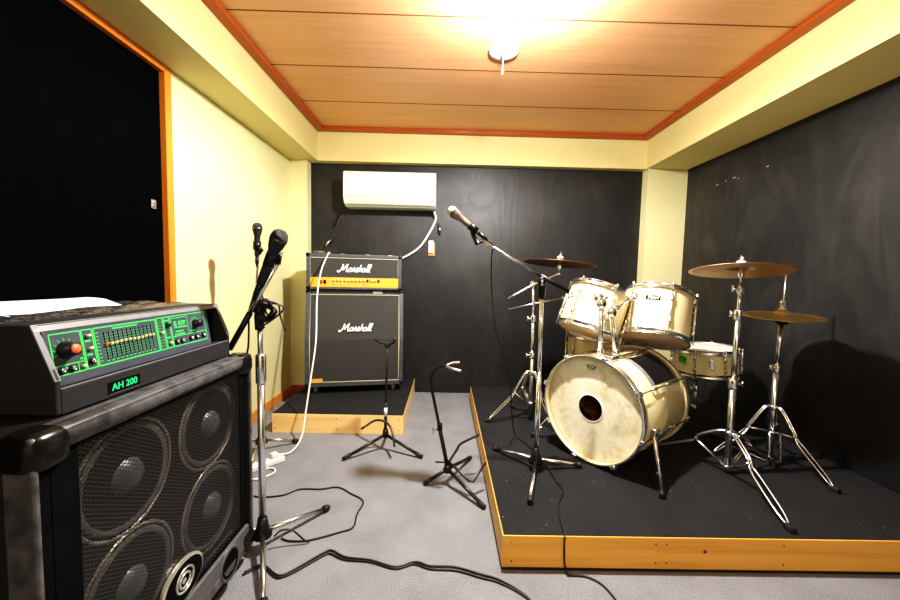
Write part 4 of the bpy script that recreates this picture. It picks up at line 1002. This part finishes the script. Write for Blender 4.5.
fp.faces([hc_+D_*0.06+S_*sg*0.045+V((0,0,hp+0.10-z)) for sg, z in ((-1, 0), (1, 0))]+[hc_+D_*0.33+S_*sg*0.04+V((0,0,hp+0.025)) for sg in (1, -1)]+[hc_+D_*0.06+S_*sg*0.045+V((0,0,hp+0.092)) for sg in (-1, 1)]+[hc_+D_*0.33+S_*sg*0.04+V((0,0,hp+0.015)) for sg in (1, -1)], [(0,1,2,3), (7,6,5,4), (0,4,5,1), (1,5,6,2), (2,6,7,3), (3,7,4,0)])
ped = fp.obj('pedal', M_CHROME_DULL, hs_)
lp = MB(); lp.tube(smooth_path([hc_+V((-0.028, -0.02, 0.30)), hc_+V((-0.03, -0.03, 0.20)), hc_+V((-0.028, -0.03, hp+0.008)), hc_+V((0.028, -0.03, hp+0.008)), hc_+V((0.03, -0.03, 0.20)), hc_+V((0.028, -0.02, 0.30))], 4), 0.0065, 8)
lp.tube([hc_+V((-0.028, -0.02, 0.30)), hc_+V((0.028, -0.02, 0.30))], 0.0065, 8); lp.obj('pedal_frame', M_CHROME, hs_)
rd = MB()
for sg in (-1, 1): rd.tube([hc_+S_*0.03*sg+V((0,0,hp+0.010)), hc_+D_*0.32+S_*0.03*sg+V((0,0,hp+0.010))], 0.0045, 8)
rd.obj('base_rod', M_CHROME_DULL, hs_)

# left boom cymbal stand
lc = V((0.580, 2.37, 0))
ls = thing('boom_cymbal_stand', (lc.x, lc.y, hp), 'chrome boom cymbal stand behind the vocal microphone stand', 'stand')
base = cymbal_top(ls, None, (0.728, 2.35, 1.188), (0.085, 0.05, 0.99), M_CHROME)
MB().tube([lc+V((0,0,hp+0.03)), lc+V((-0.002,0,0.58))], 0.0135, 14).obj('lower_tube', M_CHROME_DULL, ls)
MB().tube([lc+V((-0.002,0,0.56)), lc+V((-0.006,0,0.82))], 0.0115, 14).obj('middle_tube', M_CHROME, ls)
MB().tube([lc+V((-0.006,0,0.80)), lc+V((-0.012,0,1.03))], 0.0085, 14).obj('upper_tube', M_CHROME, ls)
for z in (0.575, 0.815): collar(ls, lc+V((-0.004,0,z)), 0.019, 0.045); wing(ls, lc+V((-0.016, 0, z)), (-1, -0.2, 0))
jt = lc+V((-0.012, 0, 1.042))
MB().lathe([(0, -0.018), (0.022, -0.016), (0.024, 0), (0.022, 0.016), (0, 0.018)], jt, (0.2, -1, 0), 18).obj('tilt_joint', M_CHROME, ls)
bmd = (base-V((0.402, 2.36, 0.945))).normalized()
bo = MB(); bo.tube([V((0.402, 2.352, 0.945)), V((0.44, 2.352, 0.967)), jt+V((0,-0.018,0.0)), V((base.x-0.02, base.y, base.z-0.01)), base], [0.003, 0.007, 0.007, 0.007, 0.007], 10)
bo.lathe([(0, -0.011), (0.014, -0.010), (0.014, 0.010), (0, 0.011)], base, (0.1, -1, 0), 16)
bo.obj('boom_arm', M_CHROME, ls)
bo = MB(); bo.tube([V((0.405, 2.33, 0.877)), V((0.56, 2.33, 0.915)), V((0.755, 2.30, 0.962))], [0.003, 0.0055, 0.0055], 8); bo.ball((0.745, 2.30, 0.960), 0.014, 10)
bo.tube([V((0.566, 2.345, 0.90)), V((0.566, 2.325, 0.93))], 0.012, 8)
bo.obj('accessory_arm', M_CHROME_DULL, ls)
collar(ls, lc+V((0,0,0.455)), 0.020, 0.028); collar(ls, lc+V((0,0,0.25)), 0.019, 0.02)
braced_leg(ls, lc, math.radians(188), 0.285, 0.465, 0.25)
braced_leg(ls, lc, math.radians(110), 0.24, 0.465, 0.25)
braced_leg(ls, lc, math.radians(-55), 0.21, 0.465, 0.25)

# snare stand
ss = thing('snare_stand', (1.64, 2.36, hp), 'dark metal snare drum stand under the cream snare drum', 'stand')
cs = V((1.66, 2.35, 0))
MB().tube([cs+V((0,0,hp+0.06)), cs+V((0.01,0,0.45))], 0.011, 12).obj('centre_tube', M_CHROME_DULL, ss)
collar(ss, cs+V((0.004,0,0.38)), 0.018, 0.04); collar(ss, cs+V((0,0,0.25)), 0.018, 0.03); wing(ss, cs+V((-0.01, 0, 0.38)), (-1, -0.4, 0))
for k in range(3):
    a = math.radians(205+120*k); d = V((math.cos(a), math.sin(a), 0))
    ar = MB().tube([cs+V((0.01,0,0.43)), cs+d*0.10+V((0,0,0.452)), cs+d*0.196+V((0.03,0,0.472)), cs+d*0.200+V((0.03,0,0.500))], 0.0055, 8).obj('basket_arm', M_CHROME_DULL, ss)
    a = math.radians(-40+120*k); d = V((math.cos(a), math.sin(a), 0))
    l = MB().tube([cs+V((0,0,0.26)), cs+d*0.12+V((0,0,0.215)), cs+d*0.27+V((0,0,hp+0.015))], 0.0065, 8).obj('leg', M_BLACK_METAL, ss)
    MB().ball(cs+d*0.27+V((0,0,hp+0.013)), 0.013, 10).obj('rubber_foot', M_RUBBER, l)

# bass drum pedal
pb = c5+n5*(L5+0.01); pb = V((pb.x, pb.y, hp))
pe = thing('bass_drum_pedal', tuple(pb), 'dark bass drum pedal clamped behind the rear of the bass drum', 'pedal')
Mp = basis(pb, e2r, V((n5.x, n5.y, 0)), UP)
MB().box((-0.045, 0.0, 0.004), (0.045, 0.02, 0.03), bev=0.003).xf(Mp).obj('clamp', M_BLACK_METAL, pe)
mm = MB(); mm.tube([Mp @ V((-0.05, 0.05, 0.01)), Mp @ V((-0.045, 0.05, 0.22))], 0.008, 8); mm.tube([Mp @ V((0.05, 0.05, 0.01)), Mp @ V((0.045, 0.05, 0.22))], 0.008, 8); mm.tube([Mp @ V((-0.055, 0.05, 0.215)), Mp @ V((0.055, 0.05, 0.215))], 0.007, 8)
mm.obj('post_frame', M_CHROME_DULL, pe)
MB().tube([Mp @ V((0, 0.05, 0.215)), Mp @ V((0, 0.09, 0.36))], 0.004, 8).obj('beater_shaft', M_CHROME, pe)
MB().lathe([(0, -0.02), (0.02, -0.02), (0.025, 0), (0.02, 0.02), (0, 0.02)], Mp @ V((0, 0.09, 0.365)), n5, 16).obj('beater', M_PIPING, pe)
MB().box((-0.04, 0.05, 0.012), (0.04, 0.30, 0.018), Matrix.Identity(4)).xf(Matrix.Translation((0,0,0))).xf(Mp).obj('base_plate', M_BLACK_METAL, pe)
fb = MB(); fb.faces([V(q) for q in ((-0.036, 0.065, 0.10), (0.036, 0.065, 0.10), (0.036, 0.29, 0.03), (-0.036, 0.29, 0.03), (-0.036, 0.065, 0.093), (0.036, 0.065, 0.093), (0.036, 0.29, 0.022), (-0.036, 0.29, 0.022))], [(0,1,2,3), (7,6,5,4), (0,4,5,1), (1,5,6,2), (2,6,7,3), (3,7,4,0)])
fb.xf(Mp).obj('footboard', M_CHROME_DULL, pe)

# ------------------------------------------------------------------ microphones
def microphone(pos, d, label, grill, bodym, scale=1.0, cat='microphone'):
    # pos: centre of the head ball, d: direction from head towards the cable end
    pos = V(pos); d = V(d).normalized(); s_ = scale
    t = thing('microphone', tuple(pos), label, cat)
    MB().lathe([(0, -0.026*s_), (0.012*s_, -0.0245*s_), (0.021*s_, -0.017*s_), (0.0255*s_, -0.004*s_), (0.0255*s_, 0.002*s_)], pos, d, 24).obj('mic_grille', grill, t)
    MB().lathe([(0.0255*s_, 0.002*s_), (0.0262*s_, 0.003*s_), (0.0262*s_, 0.009*s_), (0.0255*s_, 0.010*s_)], pos, d, 24).obj('band', M_DARKROD, t)
    MB().lathe([(0.0255*s_, 0.010*s_), (0.0225*s_, 0.026*s_), (0.0185*s_, 0.040*s_), (0.0165*s_, 0.045*s_), (0.0155*s_, 0.075*s_), (0.0125*s_, 0.155*s_), (0.0115*s_, 0.158*s_), (0, 0.158*s_)], pos, d, 24).obj('mic_body', bodym, t)
    MB().lathe([(0, 0.157*s_), (0.0095*s_, 0.157*s_), (0.0095*s_, 0.195*s_), (0.006*s_, 0.205*s_), (0.0035*s_, 0.22*s_), (0, 0.22*s_)], pos, d, 16).obj('connector', M_PLASTIC, t)
    return t
def tripod(t, c, z, feet, m, legr=0.0085, hubm=M_PLASTIC, hub=True, zfl=0.0, footm=M_RUBBER):
    c = V(c)
    if hub:
        MB().lathe([(0, z-0.035), (0.020, z-0.035), (0.034, z-0.028), (0.034, z-0.012), (0.022, z+0.012), (0.016, z+0.05), (0, z+0.05)], (c.x, c.y, 0), (0,0,1), 20).obj('tripod_hub', hubm, t)
    for f in feet:
        f = V((f[0], f[1], zfl)); d = (f-V((c.x, c.y, zfl))).normalized()
        a = V((c.x, c.y, z-0.012))+d*0.02; e_ = f+V((0,0,0.014))
        l = MB().tube([a, e_], legr, 12).obj('leg', m, t)
        dd = (e_-a).normalized()
        MB().tube([e_-dd*0.022, e_-dd*0.004, e_+dd*0.006], [legr*1.5, legr*1.55, legr*1.2], 12).obj('rubber_foot', footm, l)

# vocal microphone stand on the drum riser
ms = thing('microphone_stand', (0.462, 1.745, hp), 'tall boom microphone stand on the drum riser in front of the bass drum', 'stand')
mc = V((0.463, 1.745, 0))
tripod(ms, mc, hp+0.065, ((0.286, 1.945), (0.697, 1.773), (0.372, 1.468)), M_CHROME, 0.0085, M_PLASTIC, True, hp)
MB().tube([mc+V((0,0,hp+0.08)), mc+V((0,0,0.60))], 0.0125, 14).obj('lower_tube', M_CHROME, ms)
MB().tube([mc+V((0,0,0.58)), mc+V((-0.003,0,1.04))], 0.0100, 14).obj('upper_tube', M_CHROME, ms)
MB().lathe([(0, -0.05), (0.015, -0.05), (0.017, -0.03), (0.017, 0.03), (0.014, 0.05), (0, 0.05)], mc+V((-0.003, 0, 1.035)), (0,0,1), 16).obj('clamp_collar', M_PLASTIC, ms)
bA, bB = V((0.155, 1.735, 1.255)), V((0.588, 1.745, 1.018))
bdx = (bB-bA).normalized()
pv = bA+(bB-bA)*0.70
MB().tube([bA, pv], 0.0070, 12).obj('boom_arm', M_CHROME, ms)
MB().tube([pv-bdx*0.01, bB], 0.0105, 12).obj('boom_sleeve', M_PLASTIC, ms)
MB().lathe([(0, -0.024), (0.020, -0.022), (0.021, 0.018), (0.012, 0.028), (0, 0.028)], pv+V((-0.0, 0.0, -0.02)), (0, -1, 0), 18).obj('boom_joint', M_PLASTIC, ms)
wing(ms, pv+V((0, -0.024, -0.02)), (-0.5, -1, -0.5))
mpos = V((0.024, 1.742, 1.383)); md = (V((0.172, 1.735, 1.268))-mpos)
# clip
cl = MB(); cdir = md.normalized(); cp = mpos+cdir*0.125
cl.lathe([(0.0165, -0.022), (0.0195, -0.022), (0.018, 0.022), (0.015, 0.022)], cp, cdir, 18, closed=True)
cl.tube([cp+V((-0.006, 0, -0.016)), bA+V((-0.012, 0, -0.020))+V((0,0,0.0)), bA+bdx*0.012], [0.010, 0.011, 0.009], 10); cl.obj('mic_clip', M_PLASTIC, ms)
microphone(mpos, md, 'silver-grey vocal microphone on the boom over the drum riser', M_MICGRILLE_S, M_MICBODY_T)
mcab = smooth_path([mpos+cdir*0.20, mpos+cdir*0.235+V((0.006, 0, -0.01)), (0.222, 1.81, 1.17), (0.240, 1.90, 1.01), (0.268, 1.90, 0.80), (0.308, 1.90, 0.69), (0.355, 1.92, 0.52), (0.39, 2.02, 0.30), (0.425, 2.10, hp+0.03), (0.455, 2.07, hp+0.006), (0.492, 1.96, hp+0.006), (0.524, 1.794, hp+0.006), (0.536, 1.63, hp+0.006), (0.541, 1.56, hp+0.006), (0.492, 1.468, hp+0.006), (0.469, 1.373, hp+0.006), (0.458, 1.281, hp+0.004), (0.456, 1.276, hp-0.02), (0.460, 1.272, 0.03), (0.473, 1.256, 0.006), (0.53, 1.250, 0.005), (0.575, 1.215, 0.005), (0.60, 1.13, 0.005), (0.62, 0.98, 0.005)], 7)
tag(MB().tube(mcab, 0.0032, 7).obj('microphone_cable', M_CABLE), 'black cable from the silver vocal microphone down over the drum riser edge', 'cable')

# two microphone stands beside the bass cabinet
fa = V((-0.690, 1.362, 0))
m1 = thing('microphone_stand', (fa.x, fa.y, 0), 'chrome boom microphone stand right beside the far corner of the bass cabinet', 'stand')
tripod(m1, fa, 0.085, ((-0.517, 1.605), (-0.560, 1.105), (-0.96, 1.46)), M_CHROME_DULL, 0.0095)
MB().tube([fa+V((0,0,0.10)), fa+V((0,0,0.70))], 0.0135, 16).obj('lower_tube', M_CHROME, m1)
MB().tube([fa+V((0,0,0.69)), fa+V((-0.002,0,0.905))], 0.0095, 16).obj('upper_tube', M_CHROME, m1)
MB().lathe([(0, -0.055), (0.0165, -0.055), (0.0185, -0.05), (0.0185, 0.05), (0.015, 0.058), (0, 0.058)], fa+V((0,0,0.715)), (0,0,1), 18).obj('height_clutch', M_CHROME, m1)
jt = V((-0.692, 1.358, 0.925))
jm = MB(); jm.lathe([(0, -0.05), (0.015, -0.05), (0.017, 0.0), (0.013, 0.03), (0, 0.03)], jt-V((0,0,0.01)), (0,0,1), 14); jm.lathe([(0, -0.022), (0.020, -0.020), (0.022, 0.015), (0, 0.02)], jt+V((0,0,0.02)), (0.9, -0.4, 0), 16)
jm.tube([jt+V((0.015, -0.02, -0.02)), jt+V((0.03, -0.03, -0.05))], 0.006, 8); jm.obj('boom_joint', M_PLASTIC, m1)
a0, a1 = V((-0.795, 1.345, 0.792)), V((-0.596, 1.31, 1.118))
ad = (a1-a0).normalized(); mid = a0+(a1-a0)*0.42
MB().tube([a0, mid], 0.0105, 12).obj('boom_sleeve', M_PLASTIC, m1)
MB().tube([mid-ad*0.02, a1], 0.0072, 12).obj('boom_arm', M_CHROME, m1)
mp = V((-0.590, 1.300, 1.200)); mdd = V((-0.664, 1.32, 1.045))-mp
cl = MB(); cdir = mdd.normalized(); cp = mp+cdir*0.085
cl.lathe([(0.0165, -0.022), (0.0200, -0.022), (0.018, 0.022), (0.0155, 0.022)], cp, cdir, 18, closed=True)
cl.tube([cp+V((0.012, 0, -0.006)), a1+V((0.006, 0, 0.022)), a1-ad*0.01], [0.012, 0.014, 0.011], 10); cl.obj('mic_clip', M_PLASTIC, m1)
microphone(mp, mdd, 'black microphone in the clip of the stand nearest the bass cabinet, larger of two', M_MICGRILLE, M_MICBODY, 1.15)

fb_ = V((-1.085, 2.14, 0))
m2 = thing('microphone_stand', (fb_.x, fb_.y, 0), 'boom microphone stand standing farther back near the cream left wall', 'stand')
tripod(m2, fb_, 0.085, ((-0.925, 2.267), (-1.04, 1.90), (-1.29, 2.22)), M_CHROME_DULL, 0.0095)
MB().tube([fb_+V((0,0,0.10)), fb_+V((0,0,0.60))], 0.0135, 14).obj('lower_tube', M_BLACK_METAL, m2)
MB().tube([fb_+V((0,0,0.58)), fb_+V((0,0,0.90))], 0.0095, 14).obj('upper_tube', M_CHROME_DULL, m2)
jb = fb_+V((0, 0, 0.915))
MB().lathe([(0, -0.04), (0.018, -0.04), (0.022, 0.0), (0.016, 0.03), (0, 0.03)], jb, (0,0,1), 14).obj('boom_joint', M_PLASTIC, m2)
q0, q1 = V((-1.20, 2.02, 0.66)), V((-1.057, 2.02, 1.235)); 
q0 = V((-1.14, 2.10, 0.80)); qm = V((-1.085, 2.09, 0.96)); q1 = V((-1.048, 2.06, 1.20))
MB().tube([q0, qm], 0.0105, 10).obj('boom_sleeve', M_PLASTIC, m2)
MB().tube([qm, q1], 0.0065, 10).obj('boom_arm', M_CHROME, m2)
mp2 = V((-1.052, 2.055, 1.325)); md2 = V((-0.03, 0.012, -1))
cl = MB(); cdir = md2.normalized(); cp = mp2+cdir*0.10
cl.lathe([(0.0165, -0.024), (0.0215, -0.024), (0.020, 0.024), (0.0155, 0.024)], cp, cdir, 18, closed=True)
cl.tube([cp+V((0.010, -0.012, -0.006)), q1+V((0.014, 0, 0.0)), q1-V((0,0,0.02))], [0.012, 0.013, 0.010], 10); cl.obj('mic_clip', M_PLASTIC, m2)
microphone(mp2, md2, 'black upright microphone before the cream left wall, smaller of the left two', M_MICGRILLE, M_MICBODY)

# tangle of black cable hung at the clamp
tg = MB(); rnd = random.Random(11); pts = []
for k in range(30):
    a = k*2.1; r_ = 0.024+0.026*rnd.random()
    pts.append(V((-0.658+math.cos(a)*r_*0.9+rnd.uniform(-.012, .012), 1.34+math.sin(a*1.3)*0.022, 0.935+math.sin(a)*r_*1.35+rnd.uniform(-.012, .012))))
tg.tube(smooth_path(pts, 5), 0.0036, 6)
tg.tube(smooth_path([(-0.645, 1.34, 0.965), (-0.612, 1.34, 0.96), (-0.606, 1.34, 0.92), (-0.585, 1.335, 0.865)], 5), 0.0034, 6)
tag(tg.obj('cable_coil', M_CABLE), 'tangled coil of black cable hanging on the microphone stand clamp', 'cable')
hc2 = MB(); hc2.tube(smooth_path([mp+mdd.normalized()*0.20, (-0.70, 1.335, 0.97), (-0.725, 1.35, 0.92), (-0.732, 1.36, 0.86), (-0.735, 1.36, 0.80), (-0.75, 1.365, 0.70), (-0.745, 1.37, 0.40), (-0.75, 1.37, 0.1), (-0.78, 1.37, 0.008), (-0.84, 1.38, 0.005)], 6), 0.0034, 6)
tag(hc2.obj('microphone_cable', M_CABLE), 'black cable dropping from the larger black microphone behind the bass cabinet corner', 'cable')

# ------------------------------------------------------------------ guitar stands
g1 = thing('guitar_stand', (-0.345, 2.18, 0), 'upright black tripod guitar stand in front of the small riser', 'stand')
gc = V((-0.352, 2.19, 0)); zh = 0.105
MB().lathe([(0, zh-0.02), (0.017, zh-0.02), (0.019, zh), (0.014, zh+0.03), (0, zh+0.03)], (gc.x, gc.y, 0), (0,0,1), 16).obj('hub', M_PLASTIC, g1)
for f in ((-0.573, 2.055), (-0.120, 2.095), (-0.375, 2.395)):
    f = V((f[0], f[1], 0.011)); a = V((gc.x, gc.y, zh-0.005)); dd = (f-a).normalized()
    l = MB().tube([a, f], 0.009, 12).obj('leg', M_BLACK_METAL, g1)
    MB().tube([f-dd*0.045, f+dd*0.004], 0.0115, 12).obj('rubber_foot', M_RUBBER, l)
MB().tube([gc+V((0,0,zh)), gc+V((0,0,0.30))], 0.0095, 12).obj('lower_tube', M_BLACK_METAL, g1)
MB().tube([gc+V((0,0,0.215)), gc+V((0,0,0.27))], 0.0105, 12).obj('height_label', M_WHITE, g1)
MB().tube([gc+V((0,0,0.28)), gc+V((0.006,0,0.665))], 0.0068, 12).obj('upper_tube', M_BLACK_METAL, g1)
yk = MB(); yk.tube(smooth_path([gc+V((-0.062, -0.03, 0.700)), gc+V((-0.045, -0.02, 0.680)), gc+V((0.006, 0.0, 0.664)), gc+V((0.045, -0.02, 0.676)), gc+V((0.052, -0.03, 0.702))], 5), 0.0075, 8)
yk.box((-0.012, -0.012, 0.645), (0.024, 0.012, 0.672), Matrix.Translation(gc), bev=0.004); yk.obj('neck_yoke', M_RUBBER, g1)
cr1 = MB(); cr1.tube(smooth_path([gc+V((-0.125, -0.10, 0.175)), gc+V((-0.10, -0.09, 0.190)), gc+V((-0.055, -0.03, 0.200)), gc+V((0.0, -0.012, 0.185)), gc+V((0.04, -0.03, 0.15)), gc+V((0.062, -0.08, 0.105)), gc+V((0.072, -0.12, 0.085))], 6), 0.0068, 8)
cr1.obj('cradle', M_BLACK_METAL, g1)

g2 = thing('guitar_stand', (0.03, 1.84, 0), 'black guitar stand leaning back with open fork beside the drum riser edge', 'stand')
hb = V((0.028, 1.83, 0.085))
MB().lathe([(0, -0.018), (0.020, -0.016), (0.022, 0.0), (0.016, 0.02), (0, 0.022)], hb, (0,0,1), 16).obj('hub', M_PLASTIC, g2)
for f in ((-0.086, 1.82), (0.200, 1.632), (0.165, 2.095)):
    f = V((f[0], f[1], 0.011)); dd = (f-hb).normalized()
    l = MB().tube([hb, f], 0.0092, 12).obj('leg', M_BLACK_METAL, g2)
    MB().tube([f-dd*0.04, f+dd*0.004], 0.0115, 12).obj('rubber_foot', M_RUBBER, l)
tp0, tp1 = hb+V((0,0,0.01)), V((-0.062, 1.83, 0.51)); tm_ = tp0.lerp(tp1, 0.5)
MB().tube([tp0, tm_], 0.0105, 12).obj('lower_tube', M_BLACK_METAL, g2)
neck = smooth_path([tm_, tm_.lerp(tp1, 0.5), tp1, V((-0.066, 1.82, 0.565)), V((-0.045, 1.80, 0.612)), V((-0.012, 1.79, 0.632)), V((0.008, 1.785, 0.636))], 6)
MB().tube(neck, 0.0078, 12).obj('upper_tube', M_BLACK_METAL, g2)
MB().tube([tm_+V((0.001,0,0.02)), tm_-V((-0.002,0,0.012))], 0.0135, 12).obj('collar', M_PLASTIC, g2)
wing(g2, tm_+V((-0.008, 0, -0.01)), (-1, -0.2, -0.2))
fk = MB(); j = V((0.008, 1.785, 0.636))
fk.tube(smooth_path([V((0.078, 1.80, 0.652)), V((0.045, 1.80, 0.648)), j+V((0.006,0,0)), V((0.040, 1.76, 0.628)), V((0.085, 1.75, 0.620))], 5), 0.0065, 8)
fk.obj('neck_fork', M_CHROME_DULL, g2)
ck_ = MB()
ck_.tube(smooth_path([V((0.195, 1.905, 0.235)), V((0.10, 1.885, 0.195)), V((0.075, 1.87, 0.165)), V((0.035, 1.84, 0.115))], 5), 0.0065, 8)
ck_.tube([V((0.035, 1.84, 0.115)), V((0.06, 1.80, 0.115)), V((0.135, 1.735, 0.075)), V((0.155, 1.735, 0.072)), V((0.218, 1.775, 0.150))], 0.0065, 8)
ck_.tube([V((0.02, 1.83, 0.118)), V((-0.035, 1.83, 0.120))], 0.004, 8)
ck_.obj('cradle', M_BLACK_METAL, g2)

# ------------------------------------------------------------------ cables on the floor, power strip
ps = thing('power_strip', (-0.985, 2.03, 0), 'short white power strip on the carpet beside the microphone stands', 'power strip')
Ms = Matrix.Translation((-0.975, 1.985, 0)) @ Matrix.Rotation(math.radians(48), 4, 'Z')
MB().box((-0.09, -0.024, 0.001), (0.09, 0.024, 0.032), Ms, bev=0.006).obj('body', M_WHITE, ps)
sk = MB()
for i in range(3):
    for s_ in (-0.006, 0.006): sk.box((-0.055+i*0.05-0.001, s_-0.004+0, 0.0315), (-0.055+i*0.05+0.001, s_+0.004, 0.0325), Ms)
sk.obj('socket_slots', M_BAFFLE, ps)
MB().box((0.02, -0.018, 0.032), (0.055, 0.018, 0.062), Ms, bev=0.005).obj('plug', M_WHITE, ps)
pH = Mh @ V((0.165, 0.05, Hz1+0.006))
pF = Mh @ V((0.162, -0.008, Hz1-0.005))
wc = smooth_path([Mh @ V((0.16, HD-0.01, Hz1+0.006)), pH, pF, (-0.925, 2.72, 1.10), (-0.925, 2.63, 0.90), (-0.880, 2.48, 0.62), (-0.880, 2.38, 0.38), (-0.885, 2.31, 0.19), (-0.875, 2.22, 0.07), (-0.90, 2.14, 0.012), (-0.945, 2.08, 0.018), (-0.965, 2.06, 0.04)], 8)
tag(MB().tube(wc, 0.0055, 8).obj('power_cable', M_WHITE_CABLE), 'long white power cable draped from the guitar amplifier head to the floor', 'cable')
w2 = smooth_path([(-1.03, 1.965, 0.03), (-1.0, 1.93, 0.007), (-0.93, 1.95, 0.007), (-0.90, 1.90, 0.007), (-0.96, 1.84, 0.007), (-1.04, 1.83, 0.007), (-1.10, 1.74, 0.007)], 7)
tag(MB().tube(w2, 0.005, 8).obj('power_cable', M_WHITE_CABLE), 'short white lead curling on the carpet from the power strip', 'cable')
def fl_pt(px, py):     # measured floor points (metres) read from the plan of the room
    return (px, py, 0.0045)
loop_pts = [(-0.90, 1.70), (-0.858, 1.691), (-0.766, 1.71), (-0.705, 1.761), (-0.606, 1.764), (-0.522, 1.783), (-0.449, 1.734), (-0.371, 1.673), (-0.377, 1.578), (-0.373, 1.493), (-0.419, 1.462), (-0.526, 1.413), (-0.603, 1.406), (-0.645, 1.42)]
tag(MB().tube(smooth_path([fl_pt(*p) for p in loop_pts], 6), 0.0035, 7).obj('instrument_cable', M_CABLE), 'black cable looping over the grey carpet past the microphone stand foot', 'cable')
arch = [(-0.65, 1.37, 0.05), (-0.625, 1.38, 0.068), (-0.585, 1.39, 0.06), (-0.545, 1.395, 0.02), (-0.525, 1.40, 0.006)]
tag(MB().tube(smooth_path(arch, 6), 0.0035, 7).obj('instrument_cable', M_CABLE), 'short black cable arching beside the hub of the nearer microphone stand', 'cable')
A_ = [(-0.70, 1.25), (-0.654, 1.284), (-0.588, 1.244), (-0.558, 1.24), (-0.521, 1.272), (-0.445, 1.351), (-0.416, 1.357), (-0.361, 1.327), (-0.264, 1.314), (-0.165, 1.283), (-0.094, 1.308), (-0.036, 1.29), (0.057, 1.286), (0.147, 1.256), (0.205, 1.236), (0.265, 1.195), (0.306, 1.148), (0.34, 1.06), (0.36, 0.95)]
tag(MB().tube(smooth_path([fl_pt(*p) for p in A_], 6), 0.0036, 7).obj('instrument_cable', M_CABLE), 'black cable winding across the carpet towards the front of the drum riser', 'cable')
B_ = [(x+0.003*math.sin(i*1.7), y-0.0125+0.004*math.sin(i*0.9)) for i, (x, y) in enumerate(A_)]
tag(MB().tube(smooth_path([fl_pt(*p) for p in B_], 6), 0.0034, 7).obj('instrument_cable', M_CABLE), 'second black cable running close beside the winding one on the carpet', 'cable')
k2 = smooth_path([(0.475, 1.262, 0.0045), (0.50, 1.235, 0.0045), (0.56, 1.20, 0.0045), (0.62, 1.10, 0.0045), (0.70, 0.96, 0.0045)], 6)

# ------------------------------------------------------------------ lights
def point(name, loc, energy, radius, col):
    l = bpy.data.lights.new(name, 'POINT'); l.energy = energy; l.shadow_soft_size = radius; l.color = col
    o = bpy.data.objects.new(name, l); COL.objects.link(o); o.location = loc; return o
def downlight(name, loc, energy, radius, col):
    l = bpy.data.lights.new(name, 'SPOT'); l.energy = energy; l.shadow_soft_size = radius; l.color = col
    l.spot_size = math.radians(179); l.spot_blend = 0.35
    o = bpy.data.objects.new(name, l); COL.objects.link(o); o.location = loc; return o
downlight('ceiling_lamp_light', (LX, LY, ZC-0.10), 90, 0.03, (1.0, 0.985, 0.975))
point('ceiling_lamp_glow', (LX, LY, ZC-0.16), 30, 0.03, (1.0, 0.985, 0.97))
# a second, weaker lamp added unseen behind the camera to supply fill light
fill_lamp = thing('ceiling_lamp', (LX, -1.1, ZC), 'added round ceiling lamp for fill light, unseen behind the viewer', 'lamp')
MB().lathe([(0, -0.0006), (0.10, -0.0006), (0.105, -0.022), (0.09, -0.03), (0, -0.03)], (LX, -1.1, ZC), (0,0,1), 40).obj('lamp_base', M_WHITE, fill_lamp)
MB().lathe([(0.088, -0.030), (0.085, -0.045), (0.06, -0.062), (0.03, -0.070), (0, -0.072)], (LX, -1.1, ZC), (0,0,1), 40).obj('lamp_shade', M_FILL_LAMP, fill_lamp)
point('ceiling_lamp_light', (LX, -1.1, ZC-0.13), 24, 0.12, (1.0, 0.985, 0.97))  # fill light of the added lamp

for o in bpy.data.objects:
    if '_w' in o: del o['_w']
w = bpy.data.worlds.new('world'); bpy.context.scene.world = w; w.use_nodes = True
w.node_tree.nodes['Background'].inputs[0].default_value = (0.05, 0.05, 0.05, 1)
s = bpy.context.scene
s.view_settings.view_transform = 'Standard'; s.view_settings.look = 'None'
s.view_settings.exposure = 1.1; s.view_settings.gamma = 1.0
# gentle contrast curve, like the processed photograph
s.view_settings.use_curve_mapping = True
cm = s.view_settings.curve_mapping; cc = cm.curves[3]
for x_, y_ in ((0.02, 0.0125), (0.08, 0.084), (0.25, 0.305), (0.6, 0.71)): cc.points.new(x_, y_)
cm.update()
s.cycles.max_bounces = 8; s.cycles.transparent_max_bounces = 12; s.cycles.sample_clamp_indirect = 6
s.cycles.use_denoising = True
